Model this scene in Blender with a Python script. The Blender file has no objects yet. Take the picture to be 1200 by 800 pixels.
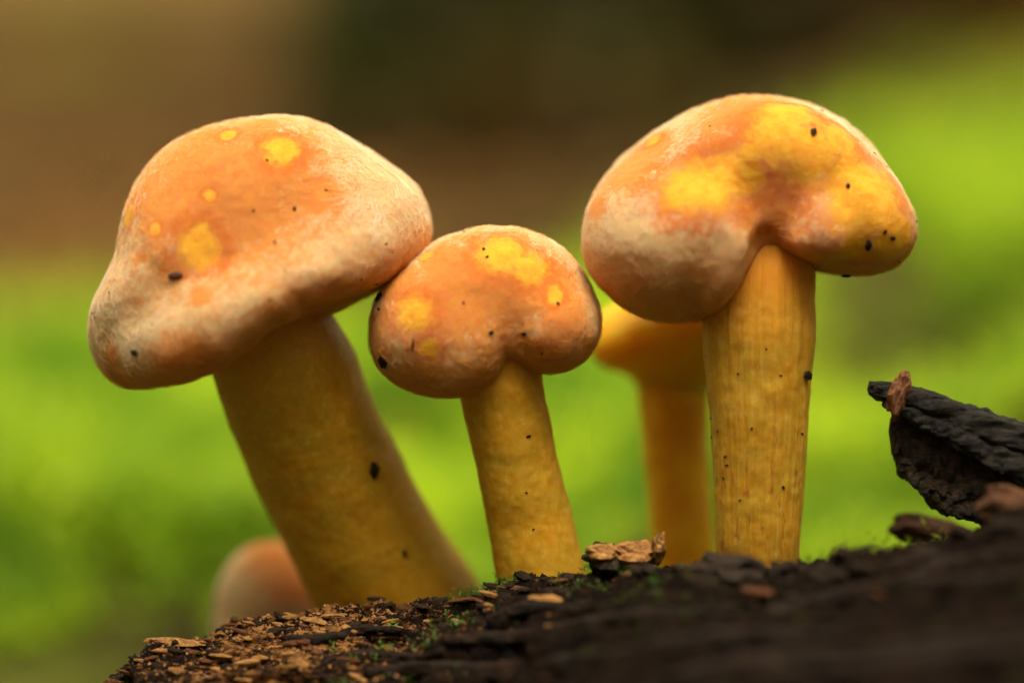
import bpy, math, random
import numpy as np
from mathutils import Vector, Matrix
from mathutils.bvhtree import BVHTree

# ------------------------------------------------------------------ camera, sky, sun, exposure
S = 0.1 / 1200.0            # metres per photo pixel at the focus plane
DP = 1200 * 100.0 / 36.0    # camera distance to the focus plane, in those pixels
PITCH = math.radians(8.0)
sc = bpy.context.scene
COL = sc.collection
RX = np.array([1.0, 0, 0])
UP = np.array([0, math.sin(PITCH), math.cos(PITCH)])
FW = np.array([0, math.cos(PITCH), -math.sin(PITCH)])
CAMPOS = -FW * DP * S

cd = bpy.data.cameras.new('camera'); cam = bpy.data.objects.new('camera', cd); COL.objects.link(cam)
cam.location = Vector(CAMPOS); cam.rotation_euler = (math.radians(90) - PITCH, 0, 0)
cd.lens = 100; cd.sensor_width = 36; cd.sensor_fit = 'HORIZONTAL'
cd.clip_start = 0.01; cd.clip_end = 500
cd.dof.use_dof = True; cd.dof.focus_distance = DP * S - 0.0006; cd.dof.aperture_fstop = 5.0
cd.dof.aperture_blades = 0
sc.camera = cam

SUN_EL, SUN_AZ = math.radians(77), math.radians(165)     # azimuth clockwise from +Y: behind and right
w = bpy.data.worlds.new('World'); sc.world = w; w.use_nodes = True
wn = w.node_tree; wn.nodes.clear()
sky = wn.nodes.new('ShaderNodeTexSky'); sky.sky_type = 'NISHITA'; sky.sun_disc = False
sky.sun_elevation = SUN_EL; sky.sun_rotation = SUN_AZ; sky.air_density = 1.0; sky.dust_density = 4.0
hs = wn.nodes.new('ShaderNodeHueSaturation'); hs.inputs['Saturation'].default_value = 0.25
bg = wn.nodes.new('ShaderNodeBackground'); bg.inputs['Strength'].default_value = 0.09
wo = wn.nodes.new('ShaderNodeOutputWorld')
tint = wn.nodes.new('ShaderNodeMix'); tint.data_type = 'RGBA'; tint.blend_type = 'MULTIPLY'
tint.inputs[0].default_value = 1.0; tint.inputs[7].default_value = (1.0, 0.87, 0.52, 1)
wn.links.new(sky.outputs[0], hs.inputs['Color']); wn.links.new(hs.outputs[0], tint.inputs[6])
wn.links.new(tint.outputs[2], bg.inputs[0]); wn.links.new(bg.outputs[0], wo.inputs[0])
ld = bpy.data.lights.new('sun', 'SUN'); ld.energy = 1.8; ld.angle = math.radians(34); ld.color = (1.0, 0.90, 0.70)
sun = bpy.data.objects.new('sun', ld); COL.objects.link(sun)
sd = Vector((math.sin(SUN_AZ) * math.cos(SUN_EL), math.cos(SUN_AZ) * math.cos(SUN_EL), math.sin(SUN_EL)))
sun.rotation_euler = sd.to_track_quat('Z', 'Y').to_euler(); sun.location = (0.5, 0.5, 2)
sc.view_settings.view_transform = 'Standard'; sc.view_settings.look = 'None'
sc.view_settings.exposure = 1.34; sc.view_settings.gamma = 1.0
sc.render.engine = 'CYCLES'
sc.cycles.use_denoising = True
try: sc.cycles.denoiser = 'OPENIMAGEDENOISE'
except Exception: pass
sc.cycles.max_bounces = 6; sc.cycles.sample_clamp_indirect = 6

random.seed(7); RNG = np.random.default_rng(11)

# ------------------------------------------------------------------ coordinates
# "C-space": x right, y down, z away from the camera, photo pixels at the focus plane
def C(px, py, d=0.0):
    k = 1 + np.asarray(d, float) / DP
    return np.stack(np.broadcast_arrays((np.asarray(px, float) - 600) * k, (np.asarray(py, float) - 400) * k, np.asarray(d, float)), -1)
def proj(c):
    k = 1 + c[..., 2] / DP
    return np.stack([600 + c[..., 0] / k, 400 + c[..., 1] / k], -1)
def to_world(c):
    c = np.asarray(c, float)
    return S * (c[..., :1] * RX - c[..., 1:2] * UP + c[..., 2:3] * FW)
def from_world(p):
    p = np.asarray(p, float) / S
    return np.stack([p @ RX, -(p @ UP), p @ FW], -1)

# ------------------------------------------------------------------ noise
def _h(ix, iy, iz, seed):
    n = (ix * 73856093) ^ (iy * 19349663) ^ (iz * 83492791) ^ (seed * 2654435)
    n = (n ^ (n >> 13)) * 1274126177
    n = n & 0xffffffff
    n = (n ^ (n >> 15)) * 2246822519 & 0xffffffff
    n = n ^ (n >> 13)
    return (n & 0xffff) / 32767.5 - 1.0
def vnoise(p, seed=0):
    p = np.asarray(p, float)
    i = np.floor(p).astype(np.int64); f = p - i
    u = f * f * f * (f * (f * 6 - 15) + 10)
    r = 0
    for dx in (0, 1):
        wx = u[..., 0] if dx else 1 - u[..., 0]
        for dy in (0, 1):
            wy = u[..., 1] if dy else 1 - u[..., 1]
            for dz in (0, 1):
                wz = u[..., 2] if dz else 1 - u[..., 2]
                r = r + wx * wy * wz * _h(i[..., 0] + dx, i[..., 1] + dy, i[..., 2] + dz, seed)
    return r
def fbm(p, o=4, seed=0, gain=0.5):
    a, r, t = 1.0, 0, 0
    p = np.asarray(p, float)
    for k in range(o):
        r = r + a * vnoise(p * (2.03 ** k) + 17.3 * k, seed + k); t += a; a *= gain
    return r / t
def sstep(a, b, x):
    t = np.clip((np.asarray(x, float) - a) / (b - a), 0, 1); return t * t * (3 - 2 * t)

# ------------------------------------------------------------------ mesh helpers
def mesh_from(name, V, F, smooth=True):
    me = bpy.data.meshes.new(name)
    V = np.ascontiguousarray(V, dtype=np.float32); F = np.ascontiguousarray(F, dtype=np.int32)
    me.vertices.add(len(V)); me.vertices.foreach_set('co', V.ravel())
    k = F.shape[1]
    me.loops.add(F.size); me.loops.foreach_set('vertex_index', F.ravel())
    me.polygons.add(len(F)); me.polygons.foreach_set('loop_start', np.arange(0, F.size, k, dtype=np.int32))
    me.polygons.foreach_set('loop_total', np.full(len(F), k, dtype=np.int32))
    me.update(calc_edges=True)
    me.polygons.foreach_set('use_smooth', np.full(len(F), smooth, dtype=bool))
    me.validate(); me.update()
    return me
def fattr(me, name, arr):
    a = me.attributes.new(name, 'FLOAT', 'POINT'); a.data.foreach_set('value', np.asarray(arr, np.float32).ravel())
def vattr(me, name, arr):
    a = me.attributes.new(name, 'FLOAT_VECTOR', 'POINT'); a.data.foreach_set('vector', np.asarray(arr, np.float32).ravel())
def link(name, me, mat, parent=None):
    o = bpy.data.objects.new(name, me); COL.objects.link(o)
    if mat and not len(me.materials): me.materials.append(mat)
    if parent is not None: o.parent = parent
    return o
def tag(o, label=None, cat=None, group=None, kind=None):
    for k, v in (('label', label), ('category', cat), ('group', group), ('kind', kind)):
        if v: o[k] = v
    return o
def empty(name, loc):
    o = bpy.data.objects.new(name, None); COL.objects.link(o); o.location = Vector(loc)
    o.empty_display_size = 0.005
    return o
# all part vertices are given in world metres; store them relative to the thing's base
def part(name, V, F, mat, root, smooth=True, base=None):
    b = np.array(root.location) if base is None else base
    return link(name, mesh_from(name, V - b, F, smooth), mat, root)
def grid_faces(n, m, close=False):
    i = np.arange(n - 1)[:, None]; j = np.arange(m if close else m - 1)[None, :]
    a = i * m + j; b = i * m + (j + 1) % m
    return np.stack([a, b, b + m, a + m], -1).reshape(-1, 4)

# ------------------------------------------------------------------ signed distance modelling (C-space)
def smin(a, b, k):
    h = np.clip(0.5 + 0.5 * (b - a) / k, 0, 1)
    return b * (1 - h) + a * h - k * h * (1 - h)
def smax(a, b, k): return -smin(-a, -b, k)
def sd_ell(p, c, r, rot=0.0):
    q = p - c
    if rot:
        cr, sr = math.cos(rot), math.sin(rot)
        q = np.stack([q[..., 0] * cr + q[..., 1] * sr, -q[..., 0] * sr + q[..., 1] * cr, q[..., 2]], -1)
    r = np.asarray(r, float)
    k0 = np.sqrt(((q / r) ** 2).sum(-1)); k1 = np.sqrt(((q / (r * r)) ** 2).sum(-1)) + 1e-9
    return k0 * (k0 - 1) / k1
def sd_cap(p, a, b, ra, rb):
    ab = b - a; t = np.clip(((p - a) @ ab) / (ab @ ab), 0, 1)
    return np.sqrt((((p - a) - t[..., None] * ab) ** 2).sum(-1)) - (ra + (rb - ra) * t)
def surface_nets(f, lo, hi, step):
    ax = [np.arange(lo[i], hi[i] + step, step) for i in range(3)]
    G = np.stack(np.meshgrid(*ax, indexing='ij'), -1)
    v = f(G).astype(np.float32)
    ins = v < 0
    nx, ny, nz = v.shape
    cnt = np.zeros((nx - 1, ny - 1, nz - 1), np.int8)
    offs = [(a, b, c) for a in (0, 1) for b in (0, 1) for c in (0, 1)]
    for a, b, c in offs: cnt += ins[a:nx - 1 + a, b:ny - 1 + b, c:nz - 1 + c]
    act = (cnt > 0) & (cnt < 8)
    I = np.argwhere(act); idx = -np.ones(act.shape, np.int64); idx[act] = np.arange(len(I))
    acc = np.zeros((len(I), 3)); n = np.zeros(len(I))
    for o in offs:
        for axn in range(3):
            if o[axn]: continue
            o2 = list(o); o2[axn] = 1
            v0 = v[I[:, 0] + o[0], I[:, 1] + o[1], I[:, 2] + o[2]]; v1 = v[I[:, 0] + o2[0], I[:, 1] + o2[1], I[:, 2] + o2[2]]
            m = (v0 < 0) != (v1 < 0)
            t = np.where(m, v0 / np.where(v0 - v1 == 0, 1, v0 - v1), 0)
            pt = np.tile(np.array(o, float), (len(I), 1)); pt[:, axn] += t
            acc += pt * m[:, None]; n += m
    V = (I + acc / n[:, None]) * step + np.array(lo)
    Fs = []
    for axn in range(3):
        s0 = [slice(None)] * 3; s1 = [slice(None)] * 3
        s0[axn] = slice(0, -1); s1[axn] = slice(1, None)
        ch = ins[tuple(s0)] != ins[tuple(s1)]
        E = np.argwhere(ch); u, w_ = [(1, 2), (2, 0), (0, 1)][axn]
        E = E[(E[:, u] > 0) & (E[:, w_] > 0)]
        E = E[(E[:, u] < v.shape[u] - 1) & (E[:, w_] < v.shape[w_] - 1)]
        fl = ins[E[:, 0], E[:, 1], E[:, 2]]
        q = []
        for du, dw in ((1, 1), (0, 1), (0, 0), (1, 0)):
            e = E.copy(); e[:, u] -= du; e[:, w_] -= dw
            q.append(idx[e[:, 0], e[:, 1], e[:, 2]])
        q = np.stack(q, -1); q[~fl] = q[~fl][:, ::-1]
        Fs.append(q)
    F = np.concatenate(Fs); F = F[(F >= 0).all(1)]
    return V, F
def grad(f, p, e=1.0):
    g = np.stack([f(p + d) - f(p - d) for d in np.eye(3) * e], -1)
    return g / (np.linalg.norm(g, axis=-1, keepdims=True) + 1e-9)

# ------------------------------------------------------------------ materials
def newmat(name):
    m = bpy.data.materials.new(name); m.use_nodes = True
    nt = m.node_tree; nt.nodes.clear()
    out = nt.nodes.new('ShaderNodeOutputMaterial'); b = nt.nodes.new('ShaderNodeBsdfPrincipled')
    nt.links.new(b.outputs[0], out.inputs[0])
    return m, nt, b, out
class NB:
    def __init__(s, nt): s.nt = nt
    def _in(s, sock, v):
        if hasattr(v, 'links') or isinstance(v, bpy.types.NodeSocket): s.nt.links.new(v, sock)
        else: sock.default_value = v
    def obj(s): return s.nt.nodes.new('ShaderNodeTexCoord').outputs['Object']
    def attr(s, name, vec=False):
        n = s.nt.nodes.new('ShaderNodeAttribute'); n.attribute_name = name
        return n.outputs['Vector' if vec else 'Fac']
    def map(s, v, sc=(1, 1, 1), loc=(0, 0, 0), rot=(0, 0, 0)):
        n = s.nt.nodes.new('ShaderNodeMapping'); n.inputs['Scale'].default_value = sc; n.inputs['Location'].default_value = loc
        n.inputs['Rotation'].default_value = rot
        s.nt.links.new(v, n.inputs['Vector']); return n.outputs[0]
    def noise(s, v, scale, detail=4, rough=0.5, dist=0.0, col=False):
        n = s.nt.nodes.new('ShaderNodeTexNoise'); n.inputs['Scale'].default_value = scale; n.inputs['Detail'].default_value = detail
        n.inputs['Roughness'].default_value = rough; n.inputs['Distortion'].default_value = dist
        s.nt.links.new(v, n.inputs['Vector']); return n.outputs['Color' if col else 'Fac']
    def vor(s, v, scale, feat='F1'):
        n = s.nt.nodes.new('ShaderNodeTexVoronoi'); n.feature = feat; n.inputs['Scale'].default_value = scale
        s.nt.links.new(v, n.inputs['Vector']); return n.outputs['Distance']
    def math(s, op, a, b=0.0, c=None, clamp=False):
        n = s.nt.nodes.new('ShaderNodeMath'); n.operation = op; n.use_clamp = clamp
        s._in(n.inputs[0], a); s._in(n.inputs[1], b)
        if c is not None: s._in(n.inputs[2], c)
        return n.outputs[0]
    def vmath(s, op, a, b):
        n = s.nt.nodes.new('ShaderNodeVectorMath'); n.operation = op; s._in(n.inputs[0], a); s._in(n.inputs[1], b)
        return n.outputs[0]
    def rng(s, v, a, b, c=0.0, d=1.0):
        n = s.nt.nodes.new('ShaderNodeMapRange'); n.interpolation_type = 'SMOOTHSTEP'
        s._in(n.inputs[0], v)
        for i, x in enumerate((a, b, c, d)): n.inputs[1 + i].default_value = x
        return n.outputs[0]
    def mix(s, f, a, b, blend='MIX'):
        n = s.nt.nodes.new('ShaderNodeMix'); n.data_type = 'RGBA'; n.blend_type = blend
        s._in(n.inputs[0], f)
        for i, x in ((6, a), (7, b)):
            if isinstance(x, tuple): n.inputs[i].default_value = tuple(x) + (1,) * (4 - len(x))
            else: s.nt.links.new(x, n.inputs[i])
        return n.outputs[2]
    def bump(s, h, dist, strength=1.0, normal=None):
        n = s.nt.nodes.new('ShaderNodeBump'); n.inputs['Distance'].default_value = dist; n.inputs['Strength'].default_value = strength
        s.nt.links.new(h, n.inputs['Height'])
        if normal is not None: s.nt.links.new(normal, n.inputs['Normal'])
        return n.outputs[0]

def cap_material():
    m, nt, b, out = newmat('mushroom_cap_skin'); N = NB(nt)
    P = N.attr('mm', True)                      # surface coordinates in millimetres
    warp = N.noise(P, 0.35, 4, 0.6, col=True)
    P2 = N.vmath('ADD', P, N.vmath('MULTIPLY', N.vmath('SUBTRACT', warp, (0.5, 0.5, 0.5)), (3.0, 3.0, 3.0)))
    n1 = N.noise(P2, 0.22, 5, 0.62)
    n2 = N.noise(P2, 0.9, 6, 0.65)
    n3 = N.noise(P2, 4.0, 6, 0.7)
    # woolly felt: cells and threads
    f1 = N.noise(N.map(P2, (4.5, 1.2, 4.5), rot=(0.2, 0.1, 0.5)), 1.0, 5, 0.8, 1.5)
    f2 = N.noise(N.map(P2, (1.2, 5, 4), rot=(0.4, 0.2, -0.4)), 1.0, 5, 0.8, 1.5)
    ridg = N.math('ABSOLUTE', N.math('SUBTRACT', f1, 0.5)); ridg2 = N.math('ABSOLUTE', N.math('SUBTRACT', f2, 0.5))
    thr = N.math('MAXIMUM', N.rng(ridg, 0.05, 0.0), N.rng(ridg2, 0.045, 0.0))
    orange_f = N.math('ADD', N.attr('orange'), N.math('MULTIPLY', N.math('SUBTRACT', n2, 0.5), 2.2))
    om = N.rng(N.math('ADD', orange_f, N.math('MULTIPLY', N.math('SUBTRACT', n3, 0.5), 1.4)), -0.25, 0.45)
    yf = N.math('ADD', N.attr('yellow'), N.math('MULTIPLY', N.math('SUBTRACT', n2, 0.5), 1.9))
    yf = N.math('ADD', yf, N.math('MULTIPLY', N.math('SUBTRACT', n3, 0.5), 0.35))
    ym = N.rng(yf, -0.15, 0.40); halo = N.rng(yf, -0.75, -0.05)
    pale = N.mix(N.rng(n1, 0.35, 0.68), (0.95, 0.66, 0.37), (0.94, 0.49, 0.18))
    pale = N.mix(N.rng(n3, 0.42, 0.62), pale, (0.92, 0.50, 0.17))
    rim = N.attr('rim')
    pale = N.mix(N.math('MULTIPLY', N.rng(N.math('ADD', rim, N.math('MULTIPLY', n2, 0.6)), 0.62, 1.30), 0.95), pale, (0.93, 0.26, 0.006))
    org = N.mix(N.rng(n2, 0.35, 0.7), (0.92, 0.22, 0.005), (0.94, 0.33, 0.015))
    c = N.mix(N.math('MULTIPLY', om, 0.80), pale, org)
    c = N.mix(N.math('MULTIPLY', halo, 0.85), c, (0.86, 0.20, 0.006))
    yel = N.mix(N.rng(n2, 0.4, 0.65), (0.93, 0.47, 0.015), (0.92, 0.36, 0.008))
    c = N.mix(ym, c, yel)
    fel = N.math('MULTIPLY', thr, N.math('SUBTRACT', 0.62, N.math('MULTIPLY', N.math('MAXIMUM', ym, N.math('MULTIPLY', om, 0.85)), 0.62)))
    fel = N.math('MULTIPLY', fel, N.rng(n1, 0.3, 0.6, 0.35, 1.0))
    c = N.mix(fel, c, (0.95, 0.83, 0.63))
    nt.links.new(c, b.inputs['Base Color'])
    b.inputs['Subsurface Weight'].default_value = 0.7
    b.inputs['Subsurface Radius'].default_value = (1.0, 0.42, 0.14); b.inputs['Subsurface Scale'].default_value = 0.0013
    nt.links.new(N.rng(N.math('MAXIMUM', ym, N.math('MULTIPLY', om, 0.5)), 0, 1, 0.6, 0.3), b.inputs['Roughness'])
    hgt = N.math('ADD', N.math('MULTIPLY', thr, N.math('SUBTRACT', 0.5, N.math('MULTIPLY', ym, 0.45))), N.math('MULTIPLY', n3, 0.8))
    b1 = N.bump(hgt, 0.00022, 0.9)
    b2 = N.bump(N.noise(P, 0.9, 2, 0.5), 0.0005, 0.35, b1)
    nt.links.new(b2, b.inputs['Normal'])
    return m

def fibril_material():
    m, nt, b, out = newmat('pale_fibril'); N = NB(nt)
    c = N.mix(N.attr('tone'), (0.90, 0.78, 0.62), (0.93, 0.38, 0.06))
    nt.links.new(c, b.inputs['Base Color']); b.inputs['Roughness'].default_value = 0.6
    b.inputs['Subsurface Weight'].default_value = 0.0
    return m

def stem_material(striped):
    m, nt, b, out = newmat('striped_stem_skin' if striped else 'stem_skin'); N = NB(nt)
    P = N.attr('mm', True)
    st = N.noise(N.map(P, (3.2, 3.2, 0.13)), 1.0, 5, 0.7)
    fine = N.noise(N.map(P, (14, 14, 0.5)), 1.0, 4, 0.7)
    bl = N.noise(P, 0.3, 5, 0.6); bl2 = N.noise(P, 1.3, 5, 0.65); sp = N.noise(P, 6.0, 4, 0.7)
    c = N.mix(N.rng(bl, 0.35, 0.65), (0.60, 0.30, 0.008), (0.52, 0.31, 0.016))
    c = N.mix(N.math('MULTIPLY', N.rng(bl2, 0.42, 0.7), 0.4), c, (0.38, 0.19, 0.010))
    c = N.mix(N.math('MULTIPLY', N.rng(bl2, 0.46, 0.3), 0.5), c, (0.60, 0.46, 0.12))
    k = 0.42 if striped else 0.07
    c = N.mix(N.math('MULTIPLY', N.rng(st, 0.5, 0.66), k), c, (0.46, 0.20, 0.018))
    c = N.mix(N.math('MULTIPLY', N.rng(st, 0.48, 0.34), k * 0.8), c, (0.66, 0.48, 0.14))
    if striped: c = N.mix(N.math('MULTIPLY', N.rng(fine, 0.50, 0.68), 0.3), c, (0.60, 0.42, 0.08))
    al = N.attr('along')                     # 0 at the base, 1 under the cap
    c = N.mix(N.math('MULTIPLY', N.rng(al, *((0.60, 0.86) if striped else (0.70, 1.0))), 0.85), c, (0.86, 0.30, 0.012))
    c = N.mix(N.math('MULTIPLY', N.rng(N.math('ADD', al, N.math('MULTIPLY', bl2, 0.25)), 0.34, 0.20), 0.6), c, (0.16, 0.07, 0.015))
    if striped:
        rs = N.math('MULTIPLY', N.rng(N.noise(N.map(P, (1.4, 1.4, 0.45)), 1.0, 5, 0.7), 0.54, 0.66), N.rng(al, 0.75, 0.2))
        c = N.mix(N.math('MULTIPLY', rs, 0.75), c, (0.38, 0.09, 0.014))
    else:
        c = N.mix(N.math('MULTIPLY', N.rng(sp, 0.66, 0.76), 0.4), c, (0.3, 0.10, 0.015))
    nt.links.new(c, b.inputs['Base Color'])
    b.inputs['Subsurface Weight'].default_value = 0.7
    b.inputs['Subsurface Radius'].default_value = (1.0, 0.5, 0.12); b.inputs['Subsurface Scale'].default_value = 0.0028
    b.inputs['Roughness'].default_value = 0.5
    h = N.math('ADD', N.math('MULTIPLY', st, 1.0 if striped else 0.12), N.math('MULTIPLY', N.math('ADD', sp, fine), 0.2))
    nt.links.new(N.bump(h, 0.0003 if striped else 0.00015, 0.6), b.inputs['Normal'])
    return m

def simple(name, c1, c2, scale, rough=0.7, bump=0.0, bscale=None, sss=0.0, spec=0.12):
    m, nt, b, out = newmat(name); N = NB(nt); P = N.obj()
    n = N.noise(P, scale, 5, 0.65)
    nt.links.new(N.mix(N.rng(n, 0.36, 0.64), c1, c2), b.inputs['Base Color'])
    b.inputs['Roughness'].default_value = rough; b.inputs['Specular IOR Level'].default_value = spec
    if bump: nt.links.new(N.bump(N.noise(P, bscale or scale * 3, 6, 0.7), bump, 0.8), b.inputs['Normal'])
    return m

def log_material():
    m, nt, b, out = newmat('rotten_wood'); N = NB(nt)
    P = N.attr('mm', True)
    g = N.map(P, (0.35, 1.2, 1.2))
    n1 = N.noise(g, 0.45, 6, 0.65); n2 = N.noise(g, 2.0, 6, 0.7); n3 = N.noise(P, 7.0, 5, 0.7)
    c = N.mix(N.rng(n1, 0.38, 0.62), (0.005, 0.003, 0.0025), (0.016, 0.008, 0.005))
    c = N.mix(N.rng(n2, 0.52, 0.68), c, (0.026, 0.010, 0.005))
    c = N.mix(N.math('MULTIPLY', N.rng(N.noise(P, 0.3, 4, 0.6), 0.60, 0.68), N.rng(n2, 0.45, 0.55)), c, (0.035, 0.05, 0.012))
    # pale dry crumbly wood where the bark is gone
    dry = N.rng(N.math('ADD', N.attr('dry'), N.math('ADD', N.math('MULTIPLY', N.math('SUBTRACT', n2, 0.5), 3.6), N.math('MULTIPLY', N.math('SUBTRACT', n3, 0.5), 1.6))), 0.55, 0.85)
    dc = N.mix(N.rng(n3, 0.4, 0.62), (0.44, 0.23, 0.08), (0.24, 0.085, 0.032))
    c = N.mix(dry, c, dc)
    nt.links.new(c, b.inputs['Base Color'])
    nt.links.new(N.rng(dry, 0, 1, 0.5, 0.8), b.inputs['Roughness']); b.inputs['Specular IOR Level'].default_value = 0.08
    h = N.math('ADD', n2, N.math('MULTIPLY', n3, 0.4))
    nt.links.new(N.bump(h, 0.0006, 0.9), b.inputs['Normal'])
    return m

def chip_material(name, c1, c2):
    m, nt, b, out = newmat(name); N = NB(nt); P = N.obj()
    oi = nt.nodes.new('ShaderNodeObjectInfo')
    P = N.vmath('ADD', P, N.vmath('MULTIPLY', oi.outputs['Location'], (300, 300, 300)))
    n = N.noise(P, 1.6, 6, 0.7); n2 = N.noise(P, 6.0, 5, 0.7)
    c = N.mix(N.rng(n, 0.38, 0.62), c1, c2)
    c = N.mix(N.math('MULTIPLY', N.rng(n2, 0.48, 0.62), 0.9), c, tuple(x * 0.22 for x in c2))
    c = N.mix(N.rng(oi.outputs['Random'], 0, 1, 0, 0.45), c, c2)
    nt.links.new(c, b.inputs['Base Color']); b.inputs['Roughness'].default_value = 0.75; b.inputs['Specular IOR Level'].default_value = 0.2
    nt.links.new(N.bump(N.math('ADD', n, N.math('MULTIPLY', n2, 0.5)), 0.0003, 0.9), b.inputs['Normal'])
    return m

def leafy_material(name, ca, cb, cc, transl=0.35, rough=0.5, patch=20):
    m = bpy.data.materials.new(name); m.use_nodes = True; nt = m.node_tree; nt.nodes.clear(); N = NB(nt)
    out = nt.nodes.new('ShaderNodeOutputMaterial'); b = nt.nodes.new('ShaderNodeBsdfPrincipled'); t = nt.nodes.new('ShaderNodeBsdfTranslucent')
    mx = nt.nodes.new('ShaderNodeMixShader'); mx.inputs[0].default_value = transl
    P = N.obj()
    n = N.noise(P, patch, 4, 0.6)
    c = N.mix(N.rng(n, 0.36, 0.62), ca, cb)
    c = N.mix(N.attr('tone'), c, cc)
    nt.links.new(c, b.inputs['Base Color']); nt.links.new(c, t.inputs[0])
    b.inputs['Roughness'].default_value = rough; b.inputs['Specular IOR Level'].default_value = 0.3
    nt.links.new(b.outputs[0], mx.inputs[1]); nt.links.new(t.outputs[0], mx.inputs[2]); nt.links.new(mx.outputs[0], out.inputs[0])
    return m

def glow_material():
    m, nt, b, out = newmat('orange_translucent_skin'); N = NB(nt); P = N.attr('mm', True)
    c = N.mix(N.rng(N.noise(P, 0.3, 4, 0.6), 0.4, 0.6), (0.95, 0.56, 0.018), (0.94, 0.46, 0.010))
    nt.links.new(c, b.inputs['Base Color']); b.inputs['Roughness'].default_value = 0.5
    b.inputs['Subsurface Weight'].default_value = 1.0
    b.inputs['Subsurface Radius'].default_value = (1.0, 0.7, 0.12); b.inputs['Subsurface Scale'].default_value = 0.003
    return m
M_glow = glow_material()
M_glow_stem = glow_material(); M_glow_stem.name = 'golden_stem_skin'
for n_ in M_glow_stem.node_tree.nodes:
    if n_.bl_idname == 'ShaderNodeMix': n_.inputs[6].default_value = (0.92, 0.56, 0.020, 1); n_.inputs[7].default_value = (0.84, 0.42, 0.012, 1)
M_cap = cap_material(); M_fib = fibril_material()
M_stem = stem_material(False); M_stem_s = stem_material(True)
M_log = log_material()
M_tan = chip_material('dry_wood_tan', (0.50, 0.28, 0.095), (0.30, 0.13, 0.042))
M_red = chip_material('dry_wood_red', (0.20, 0.080, 0.030), (0.085, 0.030, 0.013))
M_dark = chip_material('wet_bark_black', (0.010, 0.006, 0.004), (0.028, 0.014, 0.008))
M_dark.node_tree.nodes['Principled BSDF'].inputs['Roughness'].default_value = 0.6
M_speck = simple('black_soil', (0.010, 0.007, 0.006), (0.028, 0.018, 0.014), 1.5, 0.55, 0.0001)
M_seed = simple('brown_seed_skin', (0.10, 0.045, 0.03), (0.045, 0.018, 0.014), 2.0, 0.35, 0.00006)

# ------------------------------------------------------------------ ground: one sheet, moss bank behind the log, forest floor beyond
def bank(x, y):
    """height (m) of the forest floor at world x, y"""
    x = np.asarray(x, float); y = np.asarray(y, float)
    base = -0.115 + 0 * x
    # moss bank that rises from behind the log
    left = -0.036 + 0.012 * sstep(0.10, 0.30, y) - 0.004
    right = -0.032 + (0.022 + 0.002 * sstep(0.03, 0.14, x)) * sstep(0.03, 0.24, y)
    left = left - 0.026 * (1 - sstep(0.03, 0.12, y)) * sstep(-0.015, -0.055, x)
    k = sstep(-0.02, 0.11, x - 0.06 * (y - 0.1))
    bk = left * (1 - k) + right * k
    p = np.stack([x * 28, y * 28, 0 * x], -1)
    bk = bk + 0.012 * fbm(p, 3, 5) + 0.0025 * fbm(p * 4, 2, 9)
    dip = np.exp(-(((x - 0.058) / 0.026) ** 2 + ((y - 0.165) / 0.036) ** 2)) * 0.026     # shaded hollow right of the striped stem
    dip = dip + np.exp(-(((x + 0.047) / 0.012) ** 2 + ((y - 0.09) / 0.020) ** 2)) * 0.014
    bk = bk - dip
    on = sstep(0.012, 0.03, y) * (1 - sstep(0.42, 0.75, y + 0.25 * np.abs(x) - 0.25 * k))
    on = on * sstep(-0.098, -0.060, x + 0.9 * np.clip(y, 0, 1))
    far = -0.05 + 0.012 * fbm(np.stack([x * 4, y * 4, 0 * x], -1), 4, 3) + 0.10 * sstep(2.0, 9.0, y) + 1.0 * sstep(8, 40, y)
    fk = np.maximum(sstep(0.15, 0.7, np.hypot(x, y)), sstep(0.05, 0.25, y))
    out = np.clip(np.hypot(x * 0.8, np.minimum(y, 0) * 1.2) - 0.9, 0, None); out = out * (1 - sstep(-0.2, 2.5, y))
    far = far + 1.1 * out * np.exp(-out / 14)  # unseen slopes beside and behind the camera, added to block low sky light
    g = base * (1 - fk) + far * fk
    return g * (1 - on) + bk * on
def build_ground():
    def axis(lim, n, fine):
        t = np.linspace(-1, 1, n); return np.sign(t) * (fine * np.abs(t) + (lim - fine) * np.abs(t) ** 6)
    xs = axis(60, 321, 0.55); ys = axis(60, 401, 0.75) + 0.1
    X, Y = np.meshgrid(xs, ys)
    Z = bank(X, Y)
    V = np.stack([X, Y, Z], -1).reshape(-1, 3)
    me = mesh_from('ground', V, grid_faces(len(ys), len(xs)))
    m, nt, b, out = newmat('forest_floor'); N = NB(nt); P = N.obj()
    n1 = N.noise(P, 2.2, 5, 0.6); n2 = N.noise(P, 30, 6, 0.7)
    c = N.mix(N.rng(n1, 0.35, 0.65), (0.24, 0.14, 0.045), (0.15, 0.10, 0.03))
    c = N.mix(N.math('MULTIPLY', N.rng(n2, 0.45, 0.7), 0.6), c, (0.05, 0.05, 0.012))
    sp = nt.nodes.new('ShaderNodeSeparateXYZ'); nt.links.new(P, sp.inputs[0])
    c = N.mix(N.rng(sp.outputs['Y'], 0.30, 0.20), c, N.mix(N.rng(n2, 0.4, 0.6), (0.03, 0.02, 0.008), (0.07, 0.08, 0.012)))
    nt.links.new(c, b.inputs['Base Color']); b.inputs['Roughness'].default_value = 0.9; b.inputs['Specular IOR Level'].default_value = 0.1
    nt.links.new(N.bump(n2, 0.01, 0.8), b.inputs['Normal'])
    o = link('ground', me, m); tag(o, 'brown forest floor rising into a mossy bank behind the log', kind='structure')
build_ground()

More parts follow.
